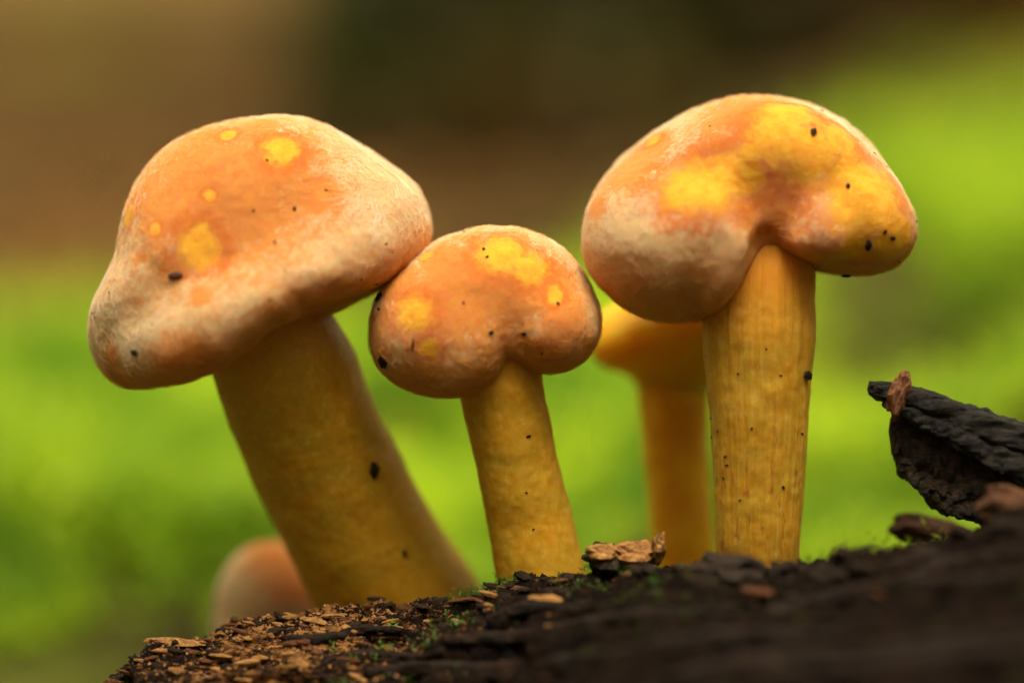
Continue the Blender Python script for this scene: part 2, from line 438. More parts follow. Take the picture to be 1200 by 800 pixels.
# ------------------------------------------------------------------ moss (uncountable)
def moss(name, label, pts, nrm_tilt, size, leaves, mat, seed, steml):
    r = np.random.default_rng(seed); n = len(pts)
    a = r.uniform(0, 2 * np.pi, n); tl = r.uniform(0.1, nrm_tilt, n)
    d = np.stack([np.cos(a) * tl, np.sin(a) * tl, np.ones(n)], -1); d /= np.linalg.norm(d, axis=1, keepdims=True)
    side = np.cross(d, np.array([0.3, 0.1, 1.0])); side /= np.linalg.norm(side, axis=1, keepdims=True) + 1e-9
    up2 = np.cross(side, d)
    L = steml * r.uniform(0.5, 1.4, n); sz = size * r.uniform(0.6, 1.4, n)
    tone0 = r.uniform(0, 1, n) ** 2
    VV = []; TT = []
    for k in range(leaves):
        t = (k + 0.5) / leaves
        bend = t * t * 0.6
        base = pts + d * (L * t)[:, None] + np.stack([np.cos(a), np.sin(a), -0.4 * np.ones(n)], -1) * (L * bend * 0.6)[:, None]
        ph = k * 2.4 + r.uniform(-0.4, 0.4, n)
        o = side * np.cos(ph)[:, None] + up2 * np.sin(ph)[:, None]
        ld_ = o * 0.9 + d * (0.35 + 0.6 * t); ld_ /= np.linalg.norm(ld_, axis=1, keepdims=True)
        wd = np.cross(ld_, d + 0.2 * r.normal(size=(n, 3))); wd /= np.linalg.norm(wd, axis=1, keepdims=True) + 1e-9
        s = (sz * (1.1 - 0.55 * t))[:, None]
        VV.append(np.stack([base, base + ld_ * s * 0.45 + wd * s * 0.2, base + ld_ * s, base + ld_ * s * 0.45 - wd * s * 0.2], 1))
        TT.append(np.repeat(np.clip(tone0 * 0.8 + (1 - t) * 0.3, 0, 1)[:, None], 4, 1))
    V = np.stack(VV, 1).reshape(-1, 3); T = np.stack(TT, 1).reshape(-1)
    F = np.arange(len(V)).reshape(-1, 4)
    me = mesh_from(name, V, F, False); fattr(me, 'tone', T)
    o = link(name, me, mat); tag(o, label, 'moss', kind='stuff'); return o
M_moss = leafy_material('bright_moss', (0.08, 0.24, 0.016), (0.72, 0.84, 0.042), (0.28, 0.52, 0.020), 0.5, 0.5, 30)
M_moss_n = leafy_material('fresh_green_moss', (0.06, 0.18, 0.010), (0.50, 0.66, 0.025), (0.20, 0.38, 0.014), 0.45, 0.5, 55)
M_moss_t = leafy_material('mid_green_moss', (0.08, 0.20, 0.012), (0.42, 0.52, 0.022), (0.16, 0.30, 0.014), 0.4, 0.5, 90)
M_moss_d = leafy_material('deep_green_moss', (0.05, 0.12, 0.010), (0.12, 0.22, 0.015), (0.03, 0.07, 0.008), 0.35, 0.5, 25)
def moss_bank():
    r = np.random.default_rng(3)
    # near band, fine shoots; and the rest of the bank, coarser shoots
    for nm, lab, ylo, yhi, n, size, st, lv in (
            ('moss', 'bright lime green moss growing close behind the mushroom stems', 0.016, 0.10, 14000, 0.0016, 0.0050, 10),
            ('moss', 'bright green moss covering the blurred bank behind the mushrooms', 0.10, 0.62, 22000, 0.0042, 0.011, 8)):
        y = r.uniform(ylo, yhi, n * 3); hw = (0.278 + y) * 0.20 + 0.03
        x = r.uniform(-1, 1, n * 3) * hw
        k = sstep(-0.02, 0.11, x - 0.06 * (y - 0.1))
        edge = 0.25 + 0.10 * k + 0.05 * vnoise(np.stack([x * 9, y * 3, 0 * x], -1), 4)
        dens = fbm(np.stack([x * 45, y * 45, 0 * x], -1), 3, 21)
        keep = (y < edge + 0.25 * k) & (dens > -0.24) & (r.uniform(0, 1, n * 3) < 1 - 0.9 * sstep(0, 0.12, y - edge + 0.06))
        keep &= (x + 0.9 * np.clip(y, 0, 1) > -0.085) & (bank(x, y) > -0.052)
        # bare hollow where dark soil shows
        keep &= ~((((x - 0.058) / 0.030) ** 2 + ((y - 0.175) / 0.042) ** 2 < 1) & (r.uniform(0, 1, n * 3) < 0.88))
        keep &= ~((((x + 0.047) / 0.010) ** 2 + ((y - 0.09) / 0.018) ** 2 < 1) & (r.uniform(0, 1, n * 3) < 0.8))
        x = x[keep][:n]; y = y[keep][:n]
        pts = np.stack([x, y, bank(x, y) - 0.0005], -1)
        moss(nm, lab, pts, 0.9, size, lv, M_moss if ylo > 0.05 else M_moss_n, int(ylo * 100) + 5, st)
moss_bank()

# ------------------------------------------------------------------ leaf litter and trees of the blurred forest
def litter():
    r = np.random.default_rng(8); n = 42000
    y = 0.16 + 5.5 * r.uniform(0, 1, n) ** 1.7; x = r.uniform(-1, 1, n) * (0.28 + y) * 0.30
    z = bank(x, y) + r.uniform(0.0005, 0.006, n)
    k = sstep(-0.02, 0.11, x - 0.06 * (y - 0.1)); z = z - 0.03 * (y < 0.26 + 0.28 * k)
    a = r.uniform(0, 2 * np.pi, n); t = r.normal(0, 0.22, (n, 2))
    dx = np.stack([np.cos(a), np.sin(a), t[:, 0]], -1); dy = np.stack([-np.sin(a), np.cos(a), t[:, 1]], -1)
    s = (r.uniform(0.35, 0.8, n) * np.clip(0.011 * (0.4 + y), 0.005, 0.03))[:, None]
    c = np.stack([x, y, z], -1); up = np.array([0, 0, 1.0])
    ring = []
    for u, v, h in ((-1, 0, .1), (-.5, .42, .05), (.2, .5, -.02), (1, 0, .12), (.2, -.5, .0), (-.5, -.42, .04)):
        ring.append(c + s * (dx * u + dy * v + up * h * 1.5))
    V = np.stack(ring, 1).reshape(-1, 3); b = np.arange(n)[:, None] * 6
    F = np.concatenate([b + np.array([0, 1, 2, 3]), b + np.array([0, 3, 4, 5])])
    me = mesh_from('leaf_litter', V, F, False); fattr(me, 'tone', np.repeat(r.uniform(0, 1, n), 6))
    m = leafy_material('dead_leaf', (0.32, 0.13, 0.028), (0.085, 0.065, 0.014), (0.045, 0.032, 0.007), 0.15, 0.8, 3.0)
    tag(link('leaf_litter', me, m), 'brown fallen leaves on the forest floor far behind the mushrooms', 'leaf litter', kind='stuff')
litter()

M_bark = simple('tree_bark', (0.014, 0.010, 0.005), (0.035, 0.022, 0.009), 14, 0.9, 0.01, 30)
M_bark_o = simple('orange_brown_bark', (0.26, 0.10, 0.015), (0.12, 0.06, 0.012), 18, 0.9, 0.006, 40)
M_fern = leafy_material('undergrowth_leaf', (0.22, 0.30, 0.010), (0.36, 0.42, 0.012), (0.34, 0.28, 0.02), 0.4, 0.5, 3)
def tube(path, rad, nseg=24, rough=0.0, seed=0, sc_=1.0):
    path = np.asarray(path, float); rad = np.asarray(rad, float); n = len(path)
    T = np.gradient(path, axis=0); T /= np.linalg.norm(T, axis=1, keepdims=True)
    ref = np.array([0.0, 1.0, 0.0]) if abs(T[0][1]) < 0.9 else np.array([1.0, 0, 0])
    A = np.cross(T, ref); A /= np.linalg.norm(A, axis=1, keepdims=True); B = np.cross(T, A)
    ph = np.linspace(0, 2 * np.pi, nseg, endpoint=False)
    D = A[:, None] * np.cos(ph)[None, :, None] + B[:, None] * np.sin(ph)[None, :, None]
    V = path[:, None] + D * rad[:, None, None]
    if rough: V = V + D * (rough * fbm(V * sc_ + seed, 4, seed))[..., None] * rad[:, None, None]
    F = grid_faces(n, nseg, True)
    return V.reshape(-1, 3), F
def tree(px, dist, r0, label, mat, lean=0.0, h=4.0, seed=0):
    x = (px - 600) / DP * (0.278 + dist); z0 = float(bank(x, dist)) - 0.03
    root = empty('tree', (x, dist, z0)); tag(root, label, 'tree', 'trees far behind the mushrooms')
    t = np.linspace(0, 1, 60) ** 1.3
    path = np.stack([x + lean * t * h + 0.05 * np.sin(t * 5 + seed), dist + 0.03 * np.cos(t * 4 + seed), z0 + t * h], -1)
    rad = r0 * (1 - 0.55 * t) * (1 + 0.9 * np.exp(-t * h / (r0 * 1.6)))
    V, F = tube(path, rad, 40, 0.22, seed, 1 / (r0 * 0.6)); part('trunk', V, F, mat, root)
    rr = random.Random(seed)
    for k in range(5):
        i = rr.randrange(26, 56); a = rr.uniform(0, 6.28); L = h * rr.uniform(0.15, 0.3)
        s = np.linspace(0, 1, 12)[:, None]
        p = path[i] + s * L * np.array([math.cos(a), math.sin(a), 0.7]) + s ** 2 * np.array([0, 0, 0.2 * L])
        V, F = tube(p, rad[i] * 0.4 * (1 - 0.85 * s[:, 0]), 10); part('limb', V, F, mat, root)
tree(625, 0.72, 0.038, 'dark wide blurred tree trunk standing above the middle cap', M_bark, 0.01, 4, 1)
tree(860, 1.2, 0.085, 'dark blurred tree trunk above the left lobe of the folded cap', M_bark, -0.02, 4.5, 2)
tree(1175, 1.3, 0.030, 'thin orange brown sapling trunk at the upper right corner', M_bark_o, 0.02, 2.0, 3)
tree(1085, 2.3, 0.022, 'thin brown sapling trunk left of the orange brown one', M_bark_o, -0.03, 2.2, 4)

def undergrowth(px, py, dist, n, spread, label, seed, size=0.026):
    k = (0.278 + dist)
    x0 = (px - 600) / DP * k
    ztop = float(CAMPOS[2] + k * (-math.tan(PITCH) - (py - 400) / DP))
    z0 = float(bank(x0, dist))
    root = empty('leafy_plant', (x0, dist, z0)); tag(root, label, 'plant')
    r = np.random.default_rng(seed); V = []; T = []
    h = max(ztop - z0, 0.03)
    for s in range(7):
        a = r.uniform(0, 6.28); q = spread * r.uniform(0.2, 1)
        t = np.linspace(0, 1, 10)[:, None]
        p = np.array([x0, dist, z0]) + t * np.array([0, 0, h * r.uniform(0.7, 1.1)]) + t ** 1.5 * q * np.array([math.cos(a), math.sin(a), 0])
        vv, ff = tube(p, 0.002 * (1.2 - t[:, 0]), 6); part('stem', vv, ff, M_fern, root)
        for j in range(n):
            u = r.uniform(0.25, 1); c = p[min(9, int(u * 9))]
            d = r.normal(size=3); d[2] = abs(d[2]) * 0.4; d /= np.linalg.norm(d)
            wv = np.cross(d, r.normal(size=3)); wv /= np.linalg.norm(wv); L = size * r.uniform(0.6, 1.3)
            V += [c, c + d * L * .5 + wv * L * .28, c + d * L, c + d * L * .5 - wv * L * .28]; T += [r.uniform(0, 1)] * 4
    V = np.array(V); F = np.arange(len(V)).reshape(-1, 4)
    o = part('foliage', V, F, M_fern, root, False); fattr(o.data, 'tone', T)
undergrowth(860, 50, 0.82, 60, 0.016, 'blurred green leafy plant above the folded mushroom cap', 1)
undergrowth(60, 90, 2.0, 16, 0.10, 'blurred olive leafy plant at the upper left', 2)
undergrowth(690, 60, 0.78, 18, 0.03, 'blurred small green leafy plant between the middle and folded caps', 3, 0.016)
undergrowth(1010, 30, 0.90, 26, 0.04, 'blurred green leafy plant at the top right of the folded cap', 4, 0.02)

def thicket():
    r = np.random.default_rng(44); n = 26000
    px = 1250 - 900 * r.uniform(0, 1, n) ** 1.25; y = 0.46 + 1.0 * r.uniform(0, 1, n)
    top = 0.10 + 0.16 * vnoise(np.stack([px / 60, y * 3, 0 * y], -1), 3) + 0.12
    x = (px - 600) / DP * (0.278 + y); z = bank(x, y) + r.uniform(0, 1, n) * np.clip(top, 0.05, 1) * (0.12 + 0.88 * sstep(0.5, 0.8, y))
    on_bank = (y < 0.62) & (px > 780); z = z - 0.08 * on_bank
    keep = vnoise(np.stack([x * 22, y * 12, z * 22], -1), 8) > -0.15
    x, y, z = x[keep], y[keep], z[keep]; n = len(x)
    c = np.stack([x, y, z], -1); d = r.normal(size=(n, 3)); d /= np.linalg.norm(d, axis=1, keepdims=True)
    wv = np.cross(d, r.normal(size=(n, 3))); wv /= np.linalg.norm(wv, axis=1, keepdims=True)
    L = (r.uniform(0.006, 0.018, n))[:, None]
    V = np.stack([c, c + d * L * .5 + wv * L * .3, c + d * L, c + d * L * .5 - wv * L * .3], 1).reshape(-1, 3)
    me = mesh_from('thicket', V, np.arange(len(V)).reshape(-1, 4), False)
    hue = np.clip(0.1 + 0.9 * vnoise(np.stack([x * 12, y * 6, z * 12], -1), 19), 0, 1) + 0.8 * sstep(0.14, 0.24, x)
    fattr(me, 'tone', np.repeat(np.clip(hue, 0, 1), 4))
    m = leafy_material('dark_thicket_leaf', (0.012, 0.012, 0.003), (0.040, 0.060, 0.006), (0.16, 0.070, 0.006), 0.3, 0.6, 12)
    tag(link('thicket', me, m), 'dark tangled thicket blurred behind the middle and right mushrooms', 'undergrowth', kind='stuff')
thicket()

# ------------------------------------------------------------------ the log
RIDGE = np.array([(-60, 990), (60, 900), (118, 815), (140, 780), (160, 768), (185, 748), (230, 742), (260, 726), (300, 716), (330, 716), (380, 704), (430, 696),
                  (470, 702), (510, 694), (530, 700), (570, 696), (590, 680), (640, 670), (680, 672), (700, 668), (775, 662), (830, 662), (860, 668), (930, 664),
                  (1000, 648), (1050, 640), (1100, 628), (1150, 612), (1200, 592), (1320, 560)], float)
def ridge_d(px): return np.interp(px, [0, 150, 450, 600, 800, 1000, 1200, 1400], [-10, -10, 10, -20, -90, -130, -170, -200])
def log_surface(px, Z):
    """C-space points of the log's base surface; px is the photo column at the ridge, Z the depth"""
    yr = np.interp(px, RIDGE[:, 0], RIDGE[:, 1]) + 5; dr = ridge_d(px)
    f = np.clip(dr - Z, 0, None); bk = np.clip(Z - dr, 0, None)
    steep = np.interp(px, [100, 400, 700, 1200], [0.95, 0.70, 0.30, 0.22])
    y = yr + steep * f + 0.00035 * f ** 2 + 0.16 * bk + 0.0016 * bk ** 2 * np.interp(px, [200, 600, 900], [1.0, 0.7, 0.45])
    k0 = 1 + dr / DP
    return np.stack([(px - 600) * k0 + 0 * Z, (y - 400) * k0, Z], -1)
def log_noise(p):
    g = p * np.array([0.45, 1.0, 1.0])
    a = fbm(g / 70, 4, 31) * 20
    r1 = 1 - np.abs(fbm(g / 26 + 5, 3, 41)) * 2.2
    r2 = fbm(p / 11, 3, 51)
    r3 = fbm(p / 4.5, 2, 61)
    amp = 1.0
    furrow = -26 * np.exp(-((np.abs(fbm(p * np.array([1 / 330, 1 / 60, 1 / 75]) + 9, 2, 91))) / 0.07) ** 2)
    return a + furrow + amp * (r1 * 12 + r2 * 8 + r3 * 3.2), r1, r2
def build_log():
    root = empty('log', to_world(C(620, 900, 0)))
    tag(root, 'dark rotten log with crumbling bark that the mushrooms grow from', 'log')
    xs = np.arange(-40, 1330, 2.0); zs = np.concatenate([np.arange(-900, -420, 8.0), np.arange(-420, 140, 2.0), np.arange(140, 620, 6.0)])
    PX, Z = np.meshgrid(xs, zs, indexing='ij')
    P = log_surface(PX, Z)
    gx = np.gradient(P, axis=0); gz = np.gradient(P, axis=1)
    n = np.cross(gx, gz); n /= np.linalg.norm(n, axis=-1, keepdims=True)
    n = n * np.sign(-n[..., 1:2])
    h, r1, r2 = log_noise(P)
    tx = fbm(P / 14 + 40, 2, 71)[..., None] * np.array([4.0, 0, 3.0])
    P2 = P + n * (h - 8)[..., None] + tx
    V = to_world(P2).reshape(-1, 3)
    F = grid_faces(len(xs), len(zs))
    pxp = PX
    dry = np.exp(-((pxp - 330) / 170) ** 2) * 0.62 * sstep(-190, -20, Z) + 0.10
    dry = dry - 0.16 * sstep(540, 700, pxp) + 0.10 * r2 + 0.25 * fbm(P / 40, 3, 81)
    o = part('wood', V, F, M_log, root); fattr(o.data, 'dry', dry.reshape(-1))
    vattr(o.data, 'mm', P2.reshape(-1, 3) * S * 1000)
    return root, o
LOG, LOGW = build_log()
bpy.context.view_layer.update()
def bvh_of(objs):
    vs, fs = [], []
    for o in objs:
        b = len(vs); mw = o.matrix_world
        me = o.data; co = np.empty(len(me.vertices) * 3, np.float32); me.vertices.foreach_get('co', co)
        co = co.reshape(-1, 3) + np.array(mw.translation); vs.extend(co.tolist())
        fs.extend([[v + b for v in p.vertices] for p in me.polygons])
    return BVHTree.FromPolygons(vs, fs)
def hit(bvh, px, py):
    t = Vector(to_world(C(px, py, 0))); o = Vector(CAMPOS); d = (t - o).normalized()
    loc, nor, i, dd = bvh.ray_cast(o, d)
    if loc is not None and nor.dot(d) > 0: nor = -nor
    return loc, nor
LOG_BVH = bvh_of([LOGW])
def on_log(px, Z):
    """drop a vertical ray on the log at photo column px and depth Z"""
    p = log_surface(np.array(px, float), np.array(Z, float)); q = Vector(to_world(p + np.array([0, -300, 0])))
    loc, nor, i, dd = LOG_BVH.ray_cast(q, Vector(-UP))
    return loc

# angular crumbs: a few shared meshes
def crumb_mesh(name, seed, mat, flat=0.6, longk=1.4, sub=2, cut=True):
    import bmesh
    bm = bmesh.new(); bmesh.ops.create_icosphere(bm, subdivisions=sub, radius=1)
    r = np.random.default_rng(seed)
    planes = r.normal(size=(7, 3)); planes /= np.linalg.norm(planes, axis=1, keepdims=True); off = r.uniform(0.62, 0.95, 7) + (0 if cut else 0.25)
    for v in bm.verts:
        c = np.array(v.co)
        for q, o in zip(planes, off):
            dd = c @ q - o
            if dd > 0: c = c - q * dd
        c = c * (1 + (0.22 + 0.14 * sub) * float(fbm(c * 1.9 + seed, 4, seed)))
        v.co = Vector(c * np.array([longk, 1, flat]))
    me = bpy.data.meshes.new(name); bm.to_mesh(me); bm.free(); me.materials.append(mat)
    me.polygons.foreach_set('use_smooth', np.full(len(me.polygons), False)); return me
def place(name, me, loc, size, parent, rot=None, scl=None):
    o = bpy.data.objects.new(name, me); COL.objects.link(o)
    base = Vector(parent.location) if parent is not None else Vector((0, 0, 0))
    if parent is not None: o.parent = parent
    o.location = Vector(loc) - base
    o.rotation_euler = rot or (random.uniform(-0.6, 0.6), random.uniform(-0.6, 0.6), random.uniform(0, 6.28))
    s = scl or (1, 1, 1); o.scale = (size * s[0], size * s[1], size * s[2]); return o
TAN = [crumb_mesh('wood_crumb', s, M_tan, 0.85, 1.5) for s in range(5)]
RED = [crumb_mesh('wood_crumb', s + 20, M_red, 0.8, 1.4) for s in range(4)]
DRK = [crumb_mesh('wood_crumb', s + 40, M_dark, 0.85, 1.5) for s in range(5)]
def crumbs():
    # the crumbs that show in the photograph along the crest: (px, py of centre, half size px, tone)
    hand = [(205, 746, 16, 't', 2.2), (232, 740, 12, 't', 1.6), (165, 768, 8, 't', 1.3), (178, 765, 8, 'r', 1.2), (300, 716, 9, 'd', 1.2), (350, 706, 10, 't', 1.8),
            (335, 712, 9, 't', 1.5), (372, 722, 12, 't', 1.6), (392, 715, 9, 't', 1.6), (440, 695, 9, 'd', 1.2), (455, 702, 8, 'd', 1.2), (437, 704, 8, 'r', 1.2),
            (512, 688, 8, 't', 1.0), (518, 696, 9, 'd', 1.2), (540, 697, 9, 'r', 1.8), (560, 697, 9, 'r', 1.4), (575, 690, 10, 't', 1.3), (600, 682, 11, 'r', 1.6),
            (615, 684, 9, 'd', 1.2), (655, 674, 9, 'r', 1.4), (640, 672, 8, 'd', 1.2), (475, 706, 8, 'r', 1.3), (492, 704, 9, 'd', 1.3), (250, 731, 9, 'r', 1.3),
            (275, 726, 9, 'r', 1.3), (290, 770, 11, 't', 1.3), (305, 764, 9, 't', 1.2), (320, 752, 10, 't', 1.3), (338, 760, 9, 't', 1.2), (250, 742, 8, 't', 1.2),
            (192, 756, 9, 't', 1.6), (292, 742, 8, 't', 1.2), (285, 790, 9, 't', 1.2), (340, 775, 9, 't', 1.2), (375, 735, 9, 't', 1.2), (150, 782, 9, 'r', 1.3),
            (240, 768, 9, 'r', 1.2), (225, 757, 9, 'r', 1.2), (265, 752, 8, 'r', 1.2), (458, 722, 9, 't', 1.2), (260, 762, 8, 't', 1.6)]
    for px, py, sz, tn, lg in hand:
        loc, nor = hit(LOG_BVH, px, py + 6)
        if loc is None:
            loc = on_log(px, float(ridge_d(px)))
            if loc is None: continue
        me = random.choice({'t': TAN, 'r': RED, 'd': DRK}[tn])
        place('wood_crumb', me, loc, sz * 0.62 * S, LOG, (random.uniform(-.3, .3), random.uniform(-.25, .25), random.uniform(-.5, .5)), (lg * 1.3, 0.8, 0.65))
    r = np.random.default_rng(77)
    for k in range(250):
        px = r.uniform(130, 1200); z = float(ridge_d(px)) + 30 - abs(r.normal(0, 90))
        loc = on_log(px, z)
        if loc is None: continue
        u = r.uniform()
        pt = 0.38 * math.exp(-((px - 340) / 170) ** 2) + 0.03
        me = TAN[k % 5] if u < pt else RED[k % 4] if u < pt + (0.2 if px < 600 else 0.07) else DRK[k % 5]
        sz = r.uniform(2.5, 6.5) * (1.0 if px < 600 else 1.3)
        place('wood_crumb', me, loc, sz * S, LOG, (r.uniform(-.5, .5), r.uniform(-.3, .5), r.uniform(-.5, .5)), (r.uniform(1, 2.4), 1, r.uniform(0.7, 1.2)))
crumbs()
def grit():
    """innumerable tiny grains, one mesh"""
    r = np.random.default_rng(5); base = []
    t = np.array([(1, 1, 1), (-1, -1, 1), (-1, 1, -1), (1, -1, -1)], float) / 1.7
    Vs, Ts = [], []
    for k in range(9000):
        px = r.uniform(120, 1210); z = float(ridge_d(px)) + 60 - abs(r.normal(0, 120))
        loc = on_log(px, z)
        if loc is None: continue
        s = r.uniform(1.0, 3.4) * S; q, _ = np.linalg.qr(r.normal(size=(3, 3)))
        Vs.append((t * r.uniform(0.6, 1.4, (4, 3))) @ q * s + np.array(loc)); 
        Ts.append(np.full(4, r.uniform(0, 1) * (0.5 + 0.8 * math.exp(-((px - 340) / 200) ** 2))))
    V = np.concatenate(Vs); b = np.arange(len(Vs))[:, None] * 4
    F = np.concatenate([b + np.array(f) for f in ((0, 1, 2), (0, 3, 1), (0, 2, 3), (1, 3, 2))])
    o = part('grit', V, F, None, LOG, False); fattr(o.data, 'tone', np.concatenate(Ts))
    m, nt, bb, out = newmat('grit'); N = NB(nt)
    c = N.mix(N.rng(N.attr('tone'), 0.45, 1.0), (0.008, 0.005, 0.003), (0.38, 0.19, 0.08)); nt.links.new(c, bb.inputs['Base Color'])
    bb.inputs['Roughness'].default_value = 0.7; bb.inputs['Specular IOR Level'].default_value = 0.12; o.data.materials.append(m); o['kind'] = 'stuff'
grit()
# tufts of green on the log
def log_moss():
    r = np.random.default_rng(15); pts = []
    for cx, cz, sp, n in ((585, 10, 14, 90), (520, -70, 30, 60), (700, -60, 26, 70), (420, -90, 30, 40), (905, -10, 30, 60), (760, -150, 40, 60), (1010, 40, 50, 120), (560, 60, 25, 120), (690, 70, 30, 140)):
        for k in range(n // 2 if cz < 30 else n):
            loc = on_log(cx + r.normal(0, sp), cz + r.normal(0, sp))
            if loc is not None: pts.append(np.array(loc))
    pb = []
    for cx, cz, sx, sz_, n in ((1030, 70, 55, 40, 900), (720, 150, 30, 50, 500), (560, 170, 22, 40, 350), (960, 120, 30, 40, 400), (690, 200, 60, 60, 400)):
        for k in range(n):
            loc = on_log(cx + r.normal(0, sx), min(cz + abs(r.normal(0, sz_)), 560))
            if loc is not None: pb.append(np.array(loc))
    moss('moss', 'lime green leafy moss tufts along the back edge of the log', np.array(pb), 0.8, 0.0015, 9, M_moss_t, 19, 0.0048)
    o = moss('moss', 'sparse dark green moss shoots on top of the rotten log', np.array(pts), 0.9, 0.0006, 6, M_moss_d, 9, 0.0011)
log_moss()

# ------------------------------------------------------------------ mushrooms
def poly_radius(poly, c, ths):
    """radius of a star-shaped outline seen from c, for each angle"""
    d = np.asarray(poly, float) - c; a = np.arctan2(d[:, 1], d[:, 0]); r = np.hypot(d[:, 0], d[:, 1])
    o = np.argsort(a); a, r = a[o], r[o]
    a = np.concatenate([a - 2 * np.pi, a, a + 2 * np.pi]); r = np.tile(r, 3)
    return np.interp(ths, a, r)
def fit_outline(V, poly, c, rounds=3):
    """gentle smooth 3-D swell of the whole cap so that its side view has the traced outline"""
    NB_ = 180; ths = (np.arange(NB_) + 0.5) / NB_ * 2 * np.pi - np.pi
    ker = np.exp(-0.5 * (np.arange(-6, 7) / 2.2) ** 2); ker /= ker.sum()
    ws = []
    for _ in range(rounds):
        q = proj(V) - c; a = np.arctan2(q[:, 1], q[:, 0]); r = np.hypot(q[:, 0], q[:, 1])
        bi = np.clip(((a + np.pi) / (2 * np.pi) * NB_).astype(int), 0, NB_ - 1)
        R = np.zeros(NB_); np.maximum.at(R, bi, r)
        s = poly_radius(poly, c, ths) / np.maximum(R, 1)
        s = np.convolve(np.concatenate([s[-6:], s, s[:6]]), ker, 'valid')
        ws.append(s); V = warp(V, c, s)
    return V, ws
def warp(V, c, s):
    n = len(s); q = proj(V) - c; a = np.arctan2(q[:, 1], q[:, 0]); t = (a + np.pi) / (2 * np.pi) * n - 0.5
    i = np.floor(t).astype(int); f = t - i; k = s[i % n] * (1 - f) + s[(i + 1) % n] * f
    r = np.hypot(q[:, 0], q[:, 1]); k = 1 + (k - 1) * sstep(0, 70, r)
    p = c + q * k[:, None]; return C(p[:, 0], p[:, 1], V[:, 2])

def build_cap(root, f, lo, hi, step, poly=None, centre=None, orange=(), yellow=(), rim=None, fib=0, axis=(0, -1, 0), seed=0, lump=2.0, fib_len=26, mat=None):
    def F_(p): return f(p) - lump * fbm(p / 38, 3, seed + 3) - 0.5 * fbm(p / 9, 2, seed + 8)
    V, Fc = surface_nets(F_, lo, hi, step)
    for _ in range(2):
        g = grad(F_, V); V = V - g * np.clip(F_(V), -step, step)[:, None]
    ws = []
    if poly is not None: V2, ws = fit_outline(V, poly, np.array(centre, float))
    else: V2 = V
    W = to_world(V2)
    o = part('cap', W, Fc, mat or M_cap, root)
    mm = V2 * S * 1000 + seed * 13.7
    vattr(o.data, 'mm', mm)
    bpy.context.view_layer.update()
    bv = bvh_of([o])
    def field(spots):
        r = np.full(len(W), -1.0)
        for s in spots:
            px, py, rad = s[:3]; stx = s[3] if len(s) > 3 else 1.0
            loc, nor = hit(bv, px, py)
            if loc is None: continue
            c = from_world(np.array(loc)); q = V2 - c; q = q / np.array([rad * stx, rad, rad * max(stx, 1)])
            r = np.maximum(r, 1 - np.linalg.norm(q, axis=1))
        return r
    of = field(orange); yf = field(yellow)
    fattr(o.data, 'orange', of); fattr(o.data, 'yellow', yf)
    n3 = grad(F_, V)
    ax = np.array(axis, float); ax /= np.linalg.norm(ax)
    rm = np.clip(0.5 - (n3 @ ax), 0, 1.3) if rim is None else rim(V2, n3)
    fattr(o.data, 'rim', rm)
    if fib:
        r = np.random.default_rng(seed + 99)
        sel = r.choice(len(V), fib * 3); p = V[sel]; n = n3[sel]
        keep = (n[:, 2] < 0.45) & (yf[sel] + 0.25 * r.normal(size=len(sel)) < -0.02) & (r.uniform(0, 1, len(sel)) < 1 - 0.6 * sstep(-0.05, 0.45, of[sel]))
        p = p[keep][:fib]; m = len(p); g0 = grad(F_, p)
        cl = vnoise(p / 22, seed + 5)
        down = -ax - g0 * (g0 @ -ax)[:, None]; down /= np.linalg.norm(down, axis=1, keepdims=True) + 1e-6
        ang = cl * 1.3 + r.normal(0, 0.55, m)
        sd_ = np.cross(g0, down); dr = down * np.cos(ang)[:, None] + sd_ * np.sin(ang)[:, None]
        L = fib_len * r.uniform(0.35, 1.2, m); nst = 6; wdt = r.uniform(0.13, 0.28, m); lift = r.uniform(0.3, 1.9, m)
        turn = r.normal(0, 0.17, m); rows = []
        for k in range(nst + 1):
            g = grad(F_, p); p = p - g * F_(p)[:, None]
            t = k / nst
            hgt = (lift * (0.3 + math.sin(math.pi * t)))[:, None]
            s = np.cross(g, dr); s /= np.linalg.norm(s, axis=1, keepdims=True) + 1e-6
            ww = (wdt * (1.0 - 0.6 * abs(2 * t - 1)))[:, None]
            rows.append(np.stack([p + g * hgt - s * ww, p + g * (hgt + ww), p + g * hgt + s * ww], 1))
            dr = dr + s * (turn + r.normal(0, 0.12, m))[:, None]; dr -= g * (dr * g).sum(1, keepdims=True); dr /= np.linalg.norm(dr, axis=1, keepdims=True) + 1e-6
            p = p + dr * (L / nst)[:, None]
        R = np.stack(rows, 1)                      # m, nst+1, 3, 3
        FV = R.reshape(-1, 3)
        for s in ws: FV = warp(FV, np.array(centre, float), s)
        b = np.arange(m)[:, None, None] * (nst + 1) * 3 + np.arange(nst)[None, :, None] * 3
        q = np.concatenate([(b + np.array([0, 1, 4, 3])).reshape(-1, 4), (b + np.array([1, 2, 5, 4])).reshape(-1, 4)])
        fo = link('fibrils', mesh_from('fibrils', to_world(FV) - np.array(root.location), q), M_fib, o)
        fo['kind'] = 'stuff'
        fattr(fo.data, 'tone', np.repeat(np.clip(0.25 + 0.35 * cl + 0.9 * np.clip(of[sel][keep][:fib] + 0.35, 0, 1) + 1.1 * np.clip(rm[sel][keep][:fib] - 0.30, 0, 1), 0, 1), (nst + 1) * 3))
    return o, bv

